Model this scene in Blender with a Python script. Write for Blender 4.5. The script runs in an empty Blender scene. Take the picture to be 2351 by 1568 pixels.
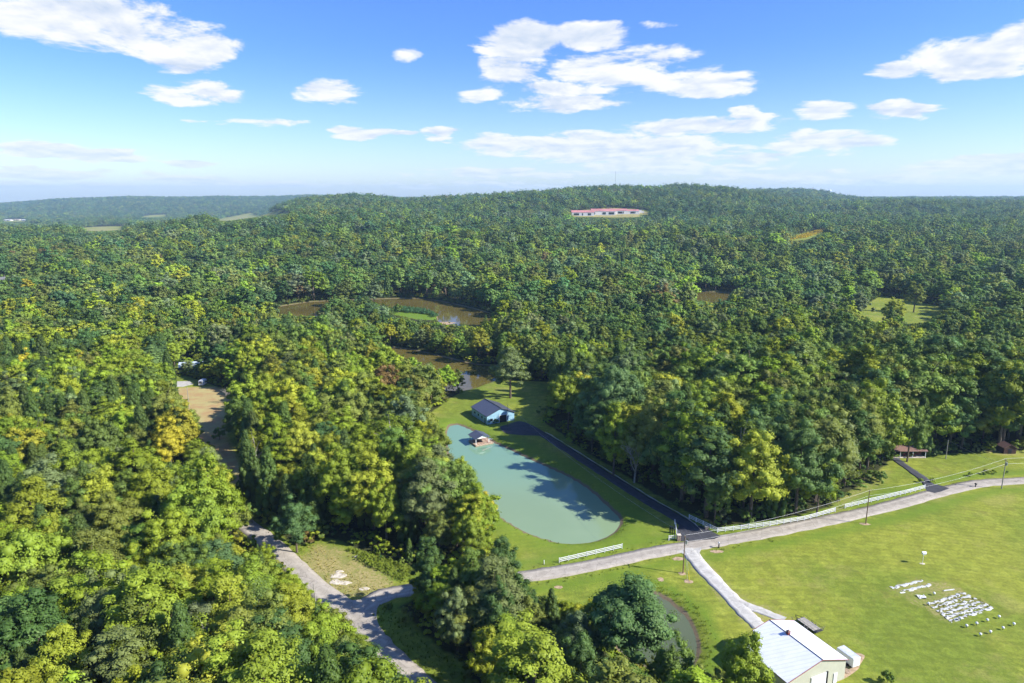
import bpy, bmesh, math, random
import numpy as np
from mathutils import Vector

random.seed(7)
rng = np.random.default_rng(11)
R = math.radians
sc = bpy.context.scene
col = sc.collection

# ------------------------------------------------------------------ camera
CAM_H, PITCH = 90.0, 12.1
cam_d = bpy.data.cameras.new('camera')
cam_d.sensor_width = 36.0
cam_d.lens = 24.0
cam_d.clip_start = 0.5
cam_d.clip_end = 60000.0
cam = bpy.data.objects.new('camera', cam_d)
cam.location = (0, 0, CAM_H)
cam.rotation_euler = (R(90 - PITCH), 0, 0)
col.objects.link(cam)
sc.camera = cam

# ------------------------------------------------------------------ render
sc.view_settings.view_transform = 'Standard'
sc.view_settings.look = 'None'
sc.view_settings.gamma = 1.0
sc.view_settings.exposure = 1.03
cy = sc.cycles
cy.max_bounces = 4
cy.diffuse_bounces = 2
cy.glossy_bounces = 2
cy.transmission_bounces = 2
cy.volume_bounces = 0
cy.transparent_max_bounces = 4
cy.caustics_reflective = False
cy.caustics_refractive = False
cy.use_adaptive_sampling = True
cy.adaptive_threshold = 0.02
cy.use_denoising = True; cy.denoiser = 'OPENIMAGEDENOISE'; cy.denoising_input_passes = 'RGB_ALBEDO_NORMAL'; cy.denoising_prefilter = 'ACCURATE'
cy.sample_clamp_indirect = 1.5
cy.sample_clamp_direct = 2.5
sc.render.use_persistent_data = False

# ------------------------------------------------------------------ sun
SUN_EL = 35.8
sun_h = Vector((0.965, -0.262, 0)).normalized()          # ground direction towards the sun
sun_vec = Vector((sun_h.x * math.cos(R(SUN_EL)), sun_h.y * math.cos(R(SUN_EL)), math.sin(R(SUN_EL))))
sd = bpy.data.lights.new('sun', 'SUN')
sd.energy = 4.6
sd.angle = R(0.53)
sd.color = (1.0, 0.965, 0.90)
so = bpy.data.objects.new('sun', sd)
so.rotation_euler = sun_vec.to_track_quat('Z', 'Y').to_euler()
so.location = (200, -50, 300)
col.objects.link(so)

# ------------------------------------------------------------------ survey geometry
# The ground plan was surveyed from the aerial photograph: G turns a surveyed bearing into ground metres.
FP, CX, CY = 1567.0, 1175.5, 784.0
SP, CP = math.sin(R(PITCH)), math.cos(R(PITCH))
def G(px, py, z=0.0):
    u = (px - CX) / FP; v = (py - CY) / FP
    t = (CAM_H - z) / (SP + v * CP)
    return (u * t, (CP - v * SP) * t)
def P(x, y, z):
    zc = y * CP - (z - CAM_H) * SP
    return CX + FP * x / zc, CY + FP * (-(z - CAM_H) * CP - y * SP) / zc
def GP(pts, z=0.0):
    return np.array([G(a, b, z) for a, b in pts])
def smooth_loop(p, n=5, closed=True):
    p = np.asarray(p, float); m = len(p); out = []
    rngi = range(m) if closed else range(m - 1)
    for i in rngi:
        if closed:
            a, b, c, d = p[(i - 1) % m], p[i], p[(i + 1) % m], p[(i + 2) % m]
        else:
            a, b, c, d = p[max(i - 1, 0)], p[i], p[i + 1], p[min(i + 2, m - 1)]
        for k in range(n):
            t = k / n
            out.append(0.5 * ((2 * b) + (c - a) * t + (2 * a - 5 * b + 4 * c - d) * t * t + (3 * b - a - 3 * c + d) * t ** 3))
    if not closed: out.append(p[-1])
    return np.array(out)
def inside(x, y, poly):
    x = np.asarray(x, float); y = np.asarray(y, float); r = np.zeros(x.shape, bool)
    n = len(poly)
    for i in range(n):
        x1, y1 = poly[i]; x2, y2 = poly[(i + 1) % n]
        if y1 == y2: continue
        c = ((y1 > y) != (y2 > y)) & (x < (x2 - x1) * (y - y1) / (y2 - y1) + x1)
        r ^= c
    return r
def sdist(x, y, poly, closed=True):
    """signed distance, negative inside (unsigned for an open line)"""
    x = np.asarray(x, float); y = np.asarray(y, float)
    best = np.full(x.shape, 1e9)
    n = len(poly)
    for i in range(n if closed else n - 1):
        ax, ay = poly[i]; bx, by = poly[(i + 1) % n]
        dx, dy = bx - ax, by - ay
        L = dx * dx + dy * dy + 1e-9
        t = np.clip(((x - ax) * dx + (y - ay) * dy) / L, 0, 1)
        best = np.minimum(best, (x - ax - t * dx) ** 2 + (y - ay - t * dy) ** 2)
    best = np.sqrt(best)
    if closed: best = np.where(inside(x, y, poly), -best, best)
    return best
def sstep(a, b, x):
    t = np.clip((np.asarray(x, float) - a) / (b - a), 0, 1)
    return t * t * (3 - 2 * t)
def vnoise(x, y, seed=0):
    """smooth value noise in numpy"""
    x = np.asarray(x, float); y = np.asarray(y, float)
    xi = np.floor(x).astype(np.int64); yi = np.floor(y).astype(np.int64)
    fx = x - xi; fy = y - yi
    fx = fx * fx * (3 - 2 * fx); fy = fy * fy * (3 - 2 * fy)
    def h(a, b):
        n = (a * 374761393 + b * 668265263 + seed * 974634777) & 0x7fffffff
        n = ((n ^ (n >> 13)) * 1274126177) & 0x7fffffff
        return ((n ^ (n >> 16)) & 0xffff) / 65535.0
    return (h(xi, yi) * (1 - fx) + h(xi + 1, yi) * fx) * (1 - fy) + (h(xi, yi + 1) * (1 - fx) + h(xi + 1, yi + 1) * fx) * fy
def fbm(x, y, s, seed=0, o=3):
    r = 0; a = 1; t = 0
    for k in range(o):
        r = r + a * vnoise(x / s, y / s, seed + k * 17); t += a; a *= 0.5; s *= 0.5
    return r / t

# plan outlines -----------------------------------------------------
POND = smooth_loop(GP([(1046, 970), (1082, 983), (1135, 1012), (1167, 1026), (1211, 1047), (1261, 1069), (1314, 1094), (1358, 1123),
    (1393, 1155), (1416, 1176), (1424, 1192), (1414, 1212), (1387, 1229), (1352, 1239), (1299, 1242), (1255, 1232), (1211, 1217),
    (1176, 1198), (1145, 1178), (1110, 1150), (1065, 1105), (1040, 1060), (1026, 1010), (1030, 978)]))
POND2 = smooth_loop(GP([(1480, 1352), (1515, 1362), (1545, 1382), (1572, 1407), (1590, 1436), (1599, 1467), (1598, 1500), (1585, 1522), (1540, 1532),
    (1480, 1520), (1430, 1490), (1405, 1450), (1405, 1405), (1430, 1370)]))
RIVER = smooth_loop(GP([(590, 716), (640, 702), (690, 694), (726, 690), (849, 685), (946, 683), (1000, 688), (1050, 698), (1110, 713), (1165, 733),
    (1160, 752), (1092, 750), (1020, 744), (1006, 733), (1003, 722), (975, 712), (911, 706), (860, 696), (800, 700), (745, 706), (735, 730),
    (770, 760), (870, 790), (946, 800), (1019, 817), (1092, 834), (1145, 838), (1142, 866), (1110, 880), (1070, 893), (1020, 893), (980, 884),
    (900, 850), (800, 800), (700, 760), (620, 738)]), 4)
BACKWATER = smooth_loop(GP([(1560, 671), (1600, 667), (1700, 673), (1725, 683), (1690, 695), (1600, 700), (1550, 705), (1530, 690)]))
WATERS = [POND, POND2, RIVER, BACKWATER]
MAIN = smooth_loop(GP([(2700, 1078), (2500, 1090), (2351, 1103), (2250, 1110), (2150, 1132), (2050, 1160), (1950, 1184), (1850, 1205), (1750, 1225), (1650, 1242), (1600, 1251),
    (1500, 1268), (1400, 1289), (1300, 1309), (1200, 1324), (1080, 1340), (945, 1354), (880, 1366), (845, 1385), (815, 1408)]), 6, False)
LANE = smooth_loop(GP([(505, 1150), (540, 1185), (575, 1213), (612, 1240), (655, 1280), (700, 1325), (745, 1362), (790, 1395), (830, 1430), (862, 1475), (905, 1520), (950, 1562), (1010, 1620), (1090, 1700)]), 6, False)
DRIVE = smooth_loop(GP([(1607, 1240), (1585, 1212), (1550, 1186), (1490, 1152), (1420, 1108), (1345, 1060), (1285, 1022), (1240, 995), (1200, 985)]), 6, False)
GRAVEL = smooth_loop(GP([(1578, 1258), (1600, 1289), (1645, 1338), (1690, 1385), (1722, 1418), (1745, 1440)]), 5, False)
GRAVEL2 = smooth_loop(GP([(1672, 1368), (1710, 1388), (1752, 1404), (1800, 1424)]), 5, False)
DRIVE2 = smooth_loop(GP([(2142, 1128), (2125, 1105), (2095, 1082), (2064, 1060), (2050, 1050)]), 5, False)
APRON = GP([(1148, 980), (1165, 975), (1190, 967), (1212, 972), (1240, 986), (1255, 998), (1230, 1000), (1185, 998), (1158, 993)])
OPEN = [
    GP([(985, 956), (1040, 914), (1090, 886), (1150, 872), (1262, 878), (1256, 930), (1240, 968), (1283, 996), (1333, 1034), (1412, 1082), (1490, 1131), (1556, 1168), (1588, 1184),
        (1648, 1214), (1720, 1206), (1850, 1186), (1908, 1168), (1960, 1130), (2000, 1108), (2035, 1074), (2062, 1052), (2136, 1046), (2250, 1040), (2351, 1036), (2700, 1020), (3100, 1080), (3400, 1500),
        (3300, 1900), (1660, 1900), (1640, 1600), (1606, 1530), (1540, 1545), (1480, 1535), (1410, 1508), (1380, 1450), (1290, 1400), (1215, 1360), (1195, 1334), (1080, 1352), (1000, 1366), (945, 1372), (900, 1390),
        (945, 1440), (1000, 1490), (1052, 1520), (1080, 1580), (1250, 1800), (1100, 1800), (900, 1600), (850, 1530), (820, 1470), (790, 1430), (740, 1392), (700, 1360), (655, 1310), (600, 1255), (560, 1222), (520, 1185), (540, 1160), (590, 1200),
        (640, 1232), (672, 1262), (732, 1238), (776, 1243), (817, 1268), (903, 1294), (960, 1310), (1000, 1328), (1080, 1322), (1150, 1310), (1130, 1200), (1090, 1160), (1045, 1110), (1022, 1060), (1005, 1000)]),
    GP([(372, 862), (424, 864), (485, 886), (527, 895), (543, 930), (530, 980), (556, 1062), (590, 1130), (600, 1180), (560, 1180), (540, 1120), (500, 1060), (470, 1010), (440, 970), (428, 935), (410, 893), (375, 890)]),
    GP([(1955, 722), (2024, 679), (2147, 700), (2185, 716), (2150, 738), (2090, 748), (2017, 742), (1965, 734)]),
    GP([(905, 704), (975, 710), (1006, 724), (1004, 735), (960, 733), (905, 722)]),
    GP([(-120, 640), (30, 640), (75, 655), (60, 668), (0, 678), (-120, 690)]),
] + WATERS
SUMMITS = [   # (depth m, canopy m, [(bearing, skyline) ...]) for each rank of hills
    (1350, 17, [(-400, 537), (0, 533), (285, 528), (400, 514), (500, 501), (600, 492), (700, 492), (1000, 500), (1300, 510), (1500, 512), (1900, 512), (2800, 522)]),
    (2500, 17, [(-400, 526), (500, 521), (590, 498), (640, 474), (700, 457), (800, 447), (930, 457), (1000, 451), (1100, 447), (1200, 440), (1300, 431), (1420, 428), (1550, 426), (1650, 431), (1700, 438), (1750, 446), (1800, 455), (1900, 466), (2800, 468)]),
    (4500, 17, [(-400, 500), (500, 495), (700, 480), (1000, 480), (1500, 470), (1690, 440), (1740, 435), (1840, 434), (1890, 442), (1930, 451), (2000, 456), (2800, 457)]),
    (7000, 17, [(-400, 470), (0, 468), (60, 464), (120, 458), (200, 455), (300, 452), (430, 453), (500, 451), (600, 452), (690, 449), (800, 449), (930, 455), (1000, 455), (1500, 455), (2000, 454), (2300, 453), (2800, 453)]),
]
def ground_of_rank(d, can, tab):
    xs = np.array([a for a, b in tab], float)
    hs = np.array([CAM_H - math.tan(R(PITCH) + math.atan((b - CY) / FP)) * d - can for a, b in tab])
    return xs, hs
RANKS = [(d,) + ground_of_rank(d, c, t) for d, c, t in SUMMITS]
def terrain(x, y, water=True):
    x = np.asarray(x, float); y = np.asarray(y, float)
    yy = np.maximum(y, 60.0)
    b = CX + FP * (x / yy) / 1.0
    b = CX + (b - CX) * yy / (yy * CP + CAM_H * SP)
    hs = [np.zeros_like(x)] + [np.interp(b, xs, h) for _, xs, h in RANKS]
    ds = [680.0] + [d for d, _, _ in RANKS]
    h = np.zeros_like(x)
    for i in range(len(ds) - 1):
        t = sstep(ds[i], ds[i + 1], yy)
        seg = (yy > ds[i]) & (yy <= ds[i + 1])
        h = np.where(seg, hs[i] * (1 - t) + hs[i + 1] * t, h)
    h = np.where(yy > ds[-1], hs[-1] - 45 * sstep(7000, 10500, yy), h)
    amp = 13 * sstep(640, 1000, yy) * (1 - .35 * sstep(1200, 1500, yy)) + 12 * sstep(1500, 2300, yy) * (1 - 0.65 * sstep(2300, 2500, yy)); amp = amp * (1 - .65 * sstep(700, 350, b) * sstep(900, 1250, yy)) if False else amp * (1 - .6 * (1 - sstep(350, 700, b)) * sstep(900, 1250, yy))
    h = h + amp * (fbm(x, y, 330.0, 3, 4) - 0.5) * 2
    rad = np.hypot(x, y)
    near = (yy < 680)
    if water and near.any():
        for W in WATERS:
            bx0, by0 = W.min(0) - 4; bx1, by1 = W.max(0) + 4
            m = near & (x > bx0) & (x < bx1) & (y > by0) & (y < by1)
            if m.any():
                s = sdist(x[m], y[m], W)
                hh = -1.7 * sstep(2.4, -2.4, s) if False else -1.7 * (1 - sstep(-2.4, 2.4, s))
                h[m] = np.minimum(h[m], hh)
    return h
def tz(x, y): return float(terrain(np.array([x]), np.array([y]))[0])
def GT(px, py, up=0.0, start=300):
    """surveyed bearing to ground metres on the hills"""
    u = (px - CX) / FP; v = (py - CY) / FP
    t = np.arange(start, 9000, 4.0)
    d = (u, CP - v * SP, -SP - v * CP)
    x = d[0] * t; y = d[1] * t; z = CAM_H + d[2] * t
    m = np.nonzero(z < terrain(x, y, False) + up)[0]
    i = m[0] if len(m) else len(t) - 1
    return float(x[i]), float(y[i])

# ------------------------------------------------------------------ node helpers
def new_mat(name):
    m = bpy.data.materials.new(name); m.use_nodes = True
    nt = m.node_tree; nt.nodes.clear()
    out = nt.nodes.new('ShaderNodeOutputMaterial')
    return m, nt, out
class NB:
    def __init__(s, nt): s.nt = nt
    def n(s, t, **kw):
        nd = s.nt.nodes.new(t)
        for k, v in kw.items():
            if k.startswith('i_'): nd.inputs[k[2:]].default_value = v
            else: setattr(nd, k, v)
        return nd
    def l(s, a, b): s.nt.links.new(a, b)
    def math(s, op, a, b=None, c=None, clamp=False):
        nd = s.nt.nodes.new('ShaderNodeMath'); nd.operation = op; nd.use_clamp = clamp
        for i, v in enumerate((a, b, c)):
            if v is None: continue
            if isinstance(v, (int, float)): nd.inputs[i].default_value = v
            else: s.l(v, nd.inputs[i])
        return nd.outputs[0]
    def vmath(s, op, a, b=None, c=None, out=0):
        nd = s.nt.nodes.new('ShaderNodeVectorMath'); nd.operation = op
        for i, v in enumerate((a, b, c)):
            if v is None: continue
            if isinstance(v, (tuple, list)): nd.inputs[i].default_value = v
            else: s.l(v, nd.inputs[i])
        return nd.outputs[out]
    def mix(s, f, a, b, bt='MIX'):
        nd = s.nt.nodes.new('ShaderNodeMix'); nd.data_type = 'RGBA'; nd.blend_type = bt
        for i, v in ((0, f), (6, a), (7, b)):
            if isinstance(v, (int, float)): nd.inputs[i].default_value = v
            elif isinstance(v, (tuple, list)): nd.inputs[i].default_value = tuple(v) + ((1,) if len(v) == 3 else ())
            else: s.l(v, nd.inputs[i])
        return nd.outputs[2]
    def noise(s, vec, scale, detail=3, rough=0.55, dist=0.0, out=0, dim='3D'):
        nd = s.nt.nodes.new('ShaderNodeTexNoise'); nd.noise_dimensions = dim
        nd.inputs['Scale'].default_value = scale; nd.inputs['Detail'].default_value = detail
        nd.inputs['Roughness'].default_value = rough; nd.inputs['Distortion'].default_value = dist
        if vec is not None: s.l(vec, nd.inputs['Vector'])
        return nd.outputs[out]
    def ramp(s, f, a, b, lo=0.0, hi=1.0):
        nd = s.nt.nodes.new('ShaderNodeMapRange'); nd.interpolation_type = 'SMOOTHSTEP'
        nd.inputs[1].default_value = a; nd.inputs[2].default_value = b; nd.inputs[3].default_value = lo; nd.inputs[4].default_value = hi
        s.l(f, nd.inputs[0]); return nd.outputs[0]
def principled(nb, out, color, rough=0.8, spec=0.3, metal=0.0, bump=None, bstr=0.3, bdist=0.1):
    p = nb.n('ShaderNodeBsdfPrincipled')
    p.inputs['Roughness'].default_value = rough
    p.inputs['Specular IOR Level'].default_value = spec
    p.inputs['Metallic'].default_value = metal
    if isinstance(color, (tuple, list)): p.inputs['Base Color'].default_value = tuple(color) + (1,)
    else: nb.l(color, p.inputs['Base Color'])
    if bump is not None:
        b = nb.n('ShaderNodeBump'); b.inputs['Strength'].default_value = bstr; b.inputs['Distance'].default_value = bdist
        nb.l(bump, b.inputs['Height']); nb.l(b.outputs[0], p.inputs['Normal'])
    nb.l(p.outputs[0], out.inputs['Surface'])
    return p
def simple_mat(name, c, var=0.15, scale=1.5, rough=0.7, spec=0.3, metal=0.0, c2=None):
    m, nt, out = new_mat(name); nb = NB(nt)
    geo = nb.n('ShaderNodeNewGeometry').outputs['Position']
    n1 = nb.noise(geo, scale, 4)
    lo = tuple(v * (1 - var) for v in c); hi = tuple(min(1, v * (1 + var)) for v in (c2 or c))
    principled(nb, out, nb.mix(nb.ramp(n1, 0.3, 0.7), lo, hi), rough, spec, metal, n1, 0.15, 0.05)
    return m
def ribbed_mat(name, c, axis, pitch=0.3, rough=0.45, var=0.08, metal=0.0, stain=None):
    """painted sheet metal with pressed ribs running across the local axis"""
    m, nt, out = new_mat(name); nb = NB(nt)
    tc = nb.n('ShaderNodeTexCoord').outputs['Object']
    pos = nb.n('ShaderNodeNewGeometry').outputs['Position']
    d = nb.vmath('DOT_PRODUCT', tc, axis, out=1)
    w = nb.math('PINGPONG', d, pitch / 2)
    rib = nb.ramp(w, pitch * 0.33, pitch * 0.45)
    n1 = nb.noise(pos, 0.6, 5); n2 = nb.noise(pos, 6, 3)
    colr = nb.mix(nb.ramp(n1, 0.3, 0.75), tuple(v * (1 - var) for v in c), tuple(min(1, v * (1 + var)) for v in c))
    colr = nb.mix(nb.math('MULTIPLY', rib, 0.25), colr, tuple(v * 0.6 for v in c))
    if stain: colr = nb.mix(nb.math('MULTIPLY', nb.ramp(n2, 0.55, 0.75), 0.35), colr, stain)
    principled(nb, out, colr, rough, 0.4, metal, rib, 0.5, 0.03)
    return m

# ------------------------------------------------------------------ world: sky with fair-weather clouds
world = bpy.data.worlds.new('World'); sc.world = world; world.use_nodes = True
nt = world.node_tree; nt.nodes.clear(); nb = NB(nt)
wout = nb.n('ShaderNodeOutputWorld'); bg = nb.n('ShaderNodeBackground')
sky = nb.n('ShaderNodeTexSky'); sky.sky_type = 'NISHITA'; sky.sun_disc = False
sky.sun_elevation = R(SUN_EL); sky.sun_rotation = math.atan2(sun_vec.x, sun_vec.y)
sky.altitude = 200; sky.air_density = 1.0; sky.dust_density = 0.6; sky.ozone_density = 2.0
SKY_STRENGTH = 0.11
bg.inputs['Strength'].default_value = SKY_STRENGTH
tcv = nb.n('ShaderNodeTexCoord').outputs['Generated']
sep = nb.n('ShaderNodeSeparateXYZ'); nb.l(tcv, sep.inputs[0])
dx, dy, dz = sep.outputs
elev = nb.math('MULTIPLY', nb.math('ARCSINE', dz), 57.29578)
azim = nb.math('MULTIPLY', nb.math('ARCTAN2', dx, dy), 57.29578)
zz = nb.math('ADD', nb.math('MAXIMUM', dz, 0.0), 0.13)
qc = nb.n('ShaderNodeCombineXYZ')
nb.l(nb.math('DIVIDE', dx, zz), qc.inputs[0]); nb.l(nb.math('MULTIPLY', nb.math('DIVIDE', dy, zz), 0.9), qc.inputs[1])
Q = qc.outputs[0]
nA = nb.noise(Q, 2.3, 9, 0.64, 0.2, dim='2D')
Q2 = nb.vmath('ADD', Q, (0.05, -0.09, 0.0))
nB = nb.noise(Q2, 2.3, 5, 0.58, 0.2, dim='2D')
pc = nb.n('ShaderNodeCombineXYZ')
wrp = nb.noise(Q, 2.4, 2, 0.5, out=1, dim='2D')
ws = nb.n('ShaderNodeSeparateXYZ'); nb.l(wrp, ws.inputs[0])
nb.l(nb.math('ADD', azim, nb.math('MULTIPLY', nb.math('SUBTRACT', ws.outputs[0], 0.5), 3.0)), pc.inputs[0])
nb.l(nb.math('ADD', elev, nb.math('MULTIPLY', nb.math('SUBTRACT', ws.outputs[1], 0.5), 1.2)), pc.inputs[1])
PCV = pc.outputs[0]
def sky_dir(px, py):
    u = (px - CX) / FP; v = (py - CY) / FP
    d = Vector((u, CP - v * SP, -SP - v * CP)).normalized()
    return math.degrees(math.atan2(d.x, d.y)), math.degrees(math.asin(d.z))
CLOUDS = [(190, 30, 210, 62, 1.3), (330, 85, 190, 62, 1.3), (430, 105, 140, 48, 1.2), (390, 145, 105, 34, 1.1), (60, 18, 90, 26, .7),
    (455, 208, 105, 30, 1.1), (768, 210, 70, 32, 1.1), (565, 282, 145, 14, 1.15), (830, 302, 66, 17, 1.1), (1005, 307, 56, 17, 1.15), (925, 308, 44, 9, .8),
    (80, 342, 140, 19, 1.3), (235, 358, 130, 19, 1.3), (105, 397, 150, 15, 1.3), (430, 376, 80, 12, 1.1), (350, 394, 42, 11, 1.2), (400, 411, 170, 11, 1.1), (640, 424, 260, 11, 1.0), (120, 426, 280, 12, .9),
    (937, 122, 42, 24, .95), (1185, 98, 105, 48, 1.2), (1150, 165, 95, 44, 1.1), (1105, 212, 75, 20, 1.1), (1405, 158, 120, 44, 1.2), (1500, 150, 130, 50, 1.3), (1560, 178, 130, 36, 1.1), (1640, 195, 115, 34, 1.1), (1370, 85, 90, 32, .85), (1300, 205, 170, 24, .8),
    (1310, 241, 150, 22, 1.15), (1590, 290, 230, 28, 1.15), (1400, 337, 320, 36, 1.4), (1550, 376, 260, 21, 1.3), (1885, 320, 150, 31, 1.15), (1885, 258, 75, 23, 1.1), (2060, 255, 95, 24, 1.1), (1725, 253, 46, 13, 1),
    (2060, 163, 85, 26, 1), (2240, 120, 150, 56, 1.2), (2340, 80, 100, 40, 1.2), (2255, 160, 120, 28, 1), (1160, 397, 230, 13, 1.1), (1750, 404, 330, 11, .9), (2260, 382, 220, 22, 1.4), (2000, 410, 380, 15, 1.15), (1100, 425, 330, 10, .8), (1510, 62, 60, 14, .5)]
acc = None
for cx_, cy_, sx_, sy_, w_ in CLOUDS:
    a, e = sky_dir(cx_, cy_); a2, e2 = sky_dir(cx_ + sx_, cy_); a3, e3 = sky_dir(cx_, cy_ + sy_)
    sa = 1 / max(abs(a2 - a), .1); se = 1 / max(abs(e3 - e), .05)
    d = nb.vmath('MULTIPLY_ADD', PCV, (sa, se, 0), (-a * sa, -e * se, 0))
    d = nb.vmath('DOT_PRODUCT', d, d, out=1)
    v = nb.math('MULTIPLY_ADD', d, -1.0, w_)
    acc = v if acc is None else nb.math('MAXIMUM', acc, v)
acc = nb.math('MAXIMUM', acc, -0.9)
# above the frame and behind the camera the same scattered cumulus goes on
spread = nb.ramp(nb.noise(Q, 0.55, 2, 0.5, dim='2D'), 0.55, 0.75, -0.9, 0.5)
outside = nb.math('MAXIMUM', nb.ramp(elev, 14.5, 19), nb.ramp(nb.math('ABSOLUTE', azim), 40, 48))
acc = nb.math('ADD', nb.math('MULTIPLY', acc, nb.math('SUBTRACT', 1, outside)), nb.math('MULTIPLY', spread, outside))
dens = nb.math('ADD', nb.math('MULTIPLY', acc, 0.72), nb.math('MULTIPLY', nb.math('SUBTRACT', nA, 0.49), 2.9))
mask = nb.ramp(dens, 0.10, 0.62)
hor = nb.ramp(elev, 0.0, 9.0)
mask = nb.math('MULTIPLY', mask, nb.ramp(elev, 0.0, 4.5, 0.6, 0.97))
shade = nb.math('ADD', nb.math('MULTIPLY', nb.math('SUBTRACT', nA, nB), 4.0), 0.74)
shade = nb.math('SUBTRACT', shade, nb.ramp(dens, 0.45, 1.15, 0.0, 0.30), clamp=True)
cl_lit = nb.mix(hor, (0.95, 0.97, 1.0), (1.0, 1.0, 1.0))
cl_sh = nb.mix(hor, (0.70, 0.79, 0.92), (0.60, 0.70, 0.86))
cloud = nb.mix(shade, cl_sh, cl_lit)
CLB = 0.52 / SKY_STRENGTH
cloud = nb.mix(1.0, cloud, (CLB, CLB, CLB), 'MULTIPLY')
# deeper blue overhead, pale cyan towards the horizon, as in the photograph
grade = nb.mix(nb.ramp(elev, 0.0, 12.0), (0.72, 0.78, 0.95), (0.36, 0.56, 1.02))
skyc = nb.mix(1.0, sky.outputs[0], grade, 'MULTIPLY')
fin = nb.mix(mask, skyc, cloud)
nb.l(fin, bg.inputs['Color']); nb.l(bg.outputs[0], wout.inputs['Surface'])
world.cycles.sampling_method = 'MANUAL'; world.cycles.sample_map_resolution = 512

# ------------------------------------------------------------------ materials
M = {}
def ground_mat():
    m, nt, out = new_mat('turf_and_soil'); nb = NB(nt)
    pos = nb.n('ShaderNodeNewGeometry').outputs['Position']
    z = nb.n('ShaderNodeAttribute', attribute_name='zone'); s3 = nb.n('ShaderNodeSeparateColor'); nb.l(z.outputs['Color'], s3.inputs[0])
    forest, dry, clay = s3.outputs; lush_and_ditch = z.outputs['Alpha']
    n_big = nb.noise(pos, 0.028, 4, 0.6); n_mid = nb.noise(pos, 0.16, 5, 0.65); n_fine = nb.noise(pos, 1.6, 5, 0.7); n_tiny = nb.noise(pos, 7.0, 3, 0.7)
    turf = nb.mix(nb.ramp(n_big, 0.38, 0.64), (0.182, 0.236, 0.028), (0.295, 0.312, 0.040))
    turf = nb.mix(nb.math('MULTIPLY', nb.ramp(nb.noise(pos, 0.22, 7, 0.78, 0.4), 0.50, 0.62), nb.ramp(n_big, 0.36, 0.56, 0.15, 0.85)), turf, (0.34, 0.36, 0.055))
    brown = nb.math('MULTIPLY', nb.ramp(nb.noise(pos, 0.09, 5, 0.7, 0.6), 0.56, 0.72), 0.55)
    turf = nb.mix(brown, turf, (0.25, 0.21, 0.06))
    # mower passes: faint bands curving round the field
    mp = nb.n('ShaderNodeTexWave', wave_type='RINGS', rings_direction='Z'); mp.inputs['Scale'].default_value = 0.16; mp.inputs['Distortion'].default_value = 1.2
    mp.inputs['Detail'].default_value = 2
    mv = nb.vmath('ADD', pos, (-60.0, 40.0, 0.0)); nb.l(mv, mp.inputs['Vector'])
    turf = nb.mix(nb.math('MULTIPLY', mp.outputs['Fac'], 0.22), turf, (0.10, 0.14, 0.02))
    mott = nb.ramp(nb.noise(pos, 0.32, 7, 0.72, 0.5), 0.38, 0.64, 0.76, 1.10)
    mk = nb.n('ShaderNodeCombineColor')
    for i_ in range(3): nb.l(mott, mk.inputs[i_])
    turf = nb.mix(1.0, turf, mk.outputs[0], 'MULTIPLY')
    tanp = nb.math('MULTIPLY', nb.ramp(nb.noise(pos, 0.05, 6, 0.7, 0.3), 0.54, 0.66), 0.40); turf = nb.mix(tanp, turf, (0.33, 0.29, 0.09))
    turf = nb.mix(nb.math('MULTIPLY', nb.ramp(n_fine, 0.35, 0.75), 0.60), turf, (0.095, 0.125, 0.018))
    turf = nb.mix(nb.math('MULTIPLY', nb.ramp(n_tiny, 0.45, 0.8), 0.25), turf, (0.25, 0.27, 0.06))
    turf = nb.mix(nb.math('MULTIPLY', lush_and_ditch, nb.ramp(n_mid, 0.2, 0.6, 0.6, 1.0)), turf, (0.115, 0.19, 0.018))
    dryc = nb.mix(nb.ramp(n_fine, 0.35, 0.65), (0.25, 0.22, 0.075), (0.36, 0.29, 0.13))
    dryc = nb.mix(nb.ramp(n_mid, 0.45, 0.7), dryc, (0.17, 0.19, 0.045))
    edge = nb.math('MULTIPLY_ADD', nb.math('SUBTRACT', n_fine, 0.5), 1.0, dry)
    c = nb.mix(nb.ramp(edge, 0.35, 0.8), turf, dryc)
    clayc = nb.mix(nb.ramp(n_mid, 0.35, 0.65), (0.36, 0.235, 0.11), (0.38, 0.33, 0.14))
    edge = nb.math('MULTIPLY_ADD', nb.math('SUBTRACT', n_fine, 0.5), 1.0, clay)
    c = nb.mix(nb.ramp(edge, 0.35, 0.75), c, clayc)
    fl = nb.mix(nb.ramp(n_fine, 0.35, 0.7), (0.030, 0.032, 0.012), (0.055, 0.065, 0.02))
    edge = nb.math('MULTIPLY_ADD', nb.math('SUBTRACT', n_mid, 0.5), 0.7, forest)
    c = nb.mix(nb.ramp(edge, 0.35, 0.7), c, fl)
    sepz = nb.n('ShaderNodeSeparateXYZ'); nb.l(pos, sepz.inputs[0])
    mud = nb.ramp(nb.math('MULTIPLY_ADD', nb.math('SUBTRACT', n_fine, 0.5), 0.35, sepz.outputs[2]), -0.62, -0.38, 1.0, 0.0)
    mud = nb.math('MULTIPLY', mud, nb.ramp(sepz.outputs[1], 660, 680, 1.0, 0.0))
    c = nb.mix(mud, c, (0.17, 0.13, 0.08))
    hb = nb.math('ADD', nb.math('MULTIPLY', n_fine, 0.6), nb.math('MULTIPLY', n_tiny, 0.4))
    principled(nb, out, c, 0.95, 0.1, 0, hb, 0.6, 0.25)
    return m
M['ground'] = ground_mat()
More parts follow.
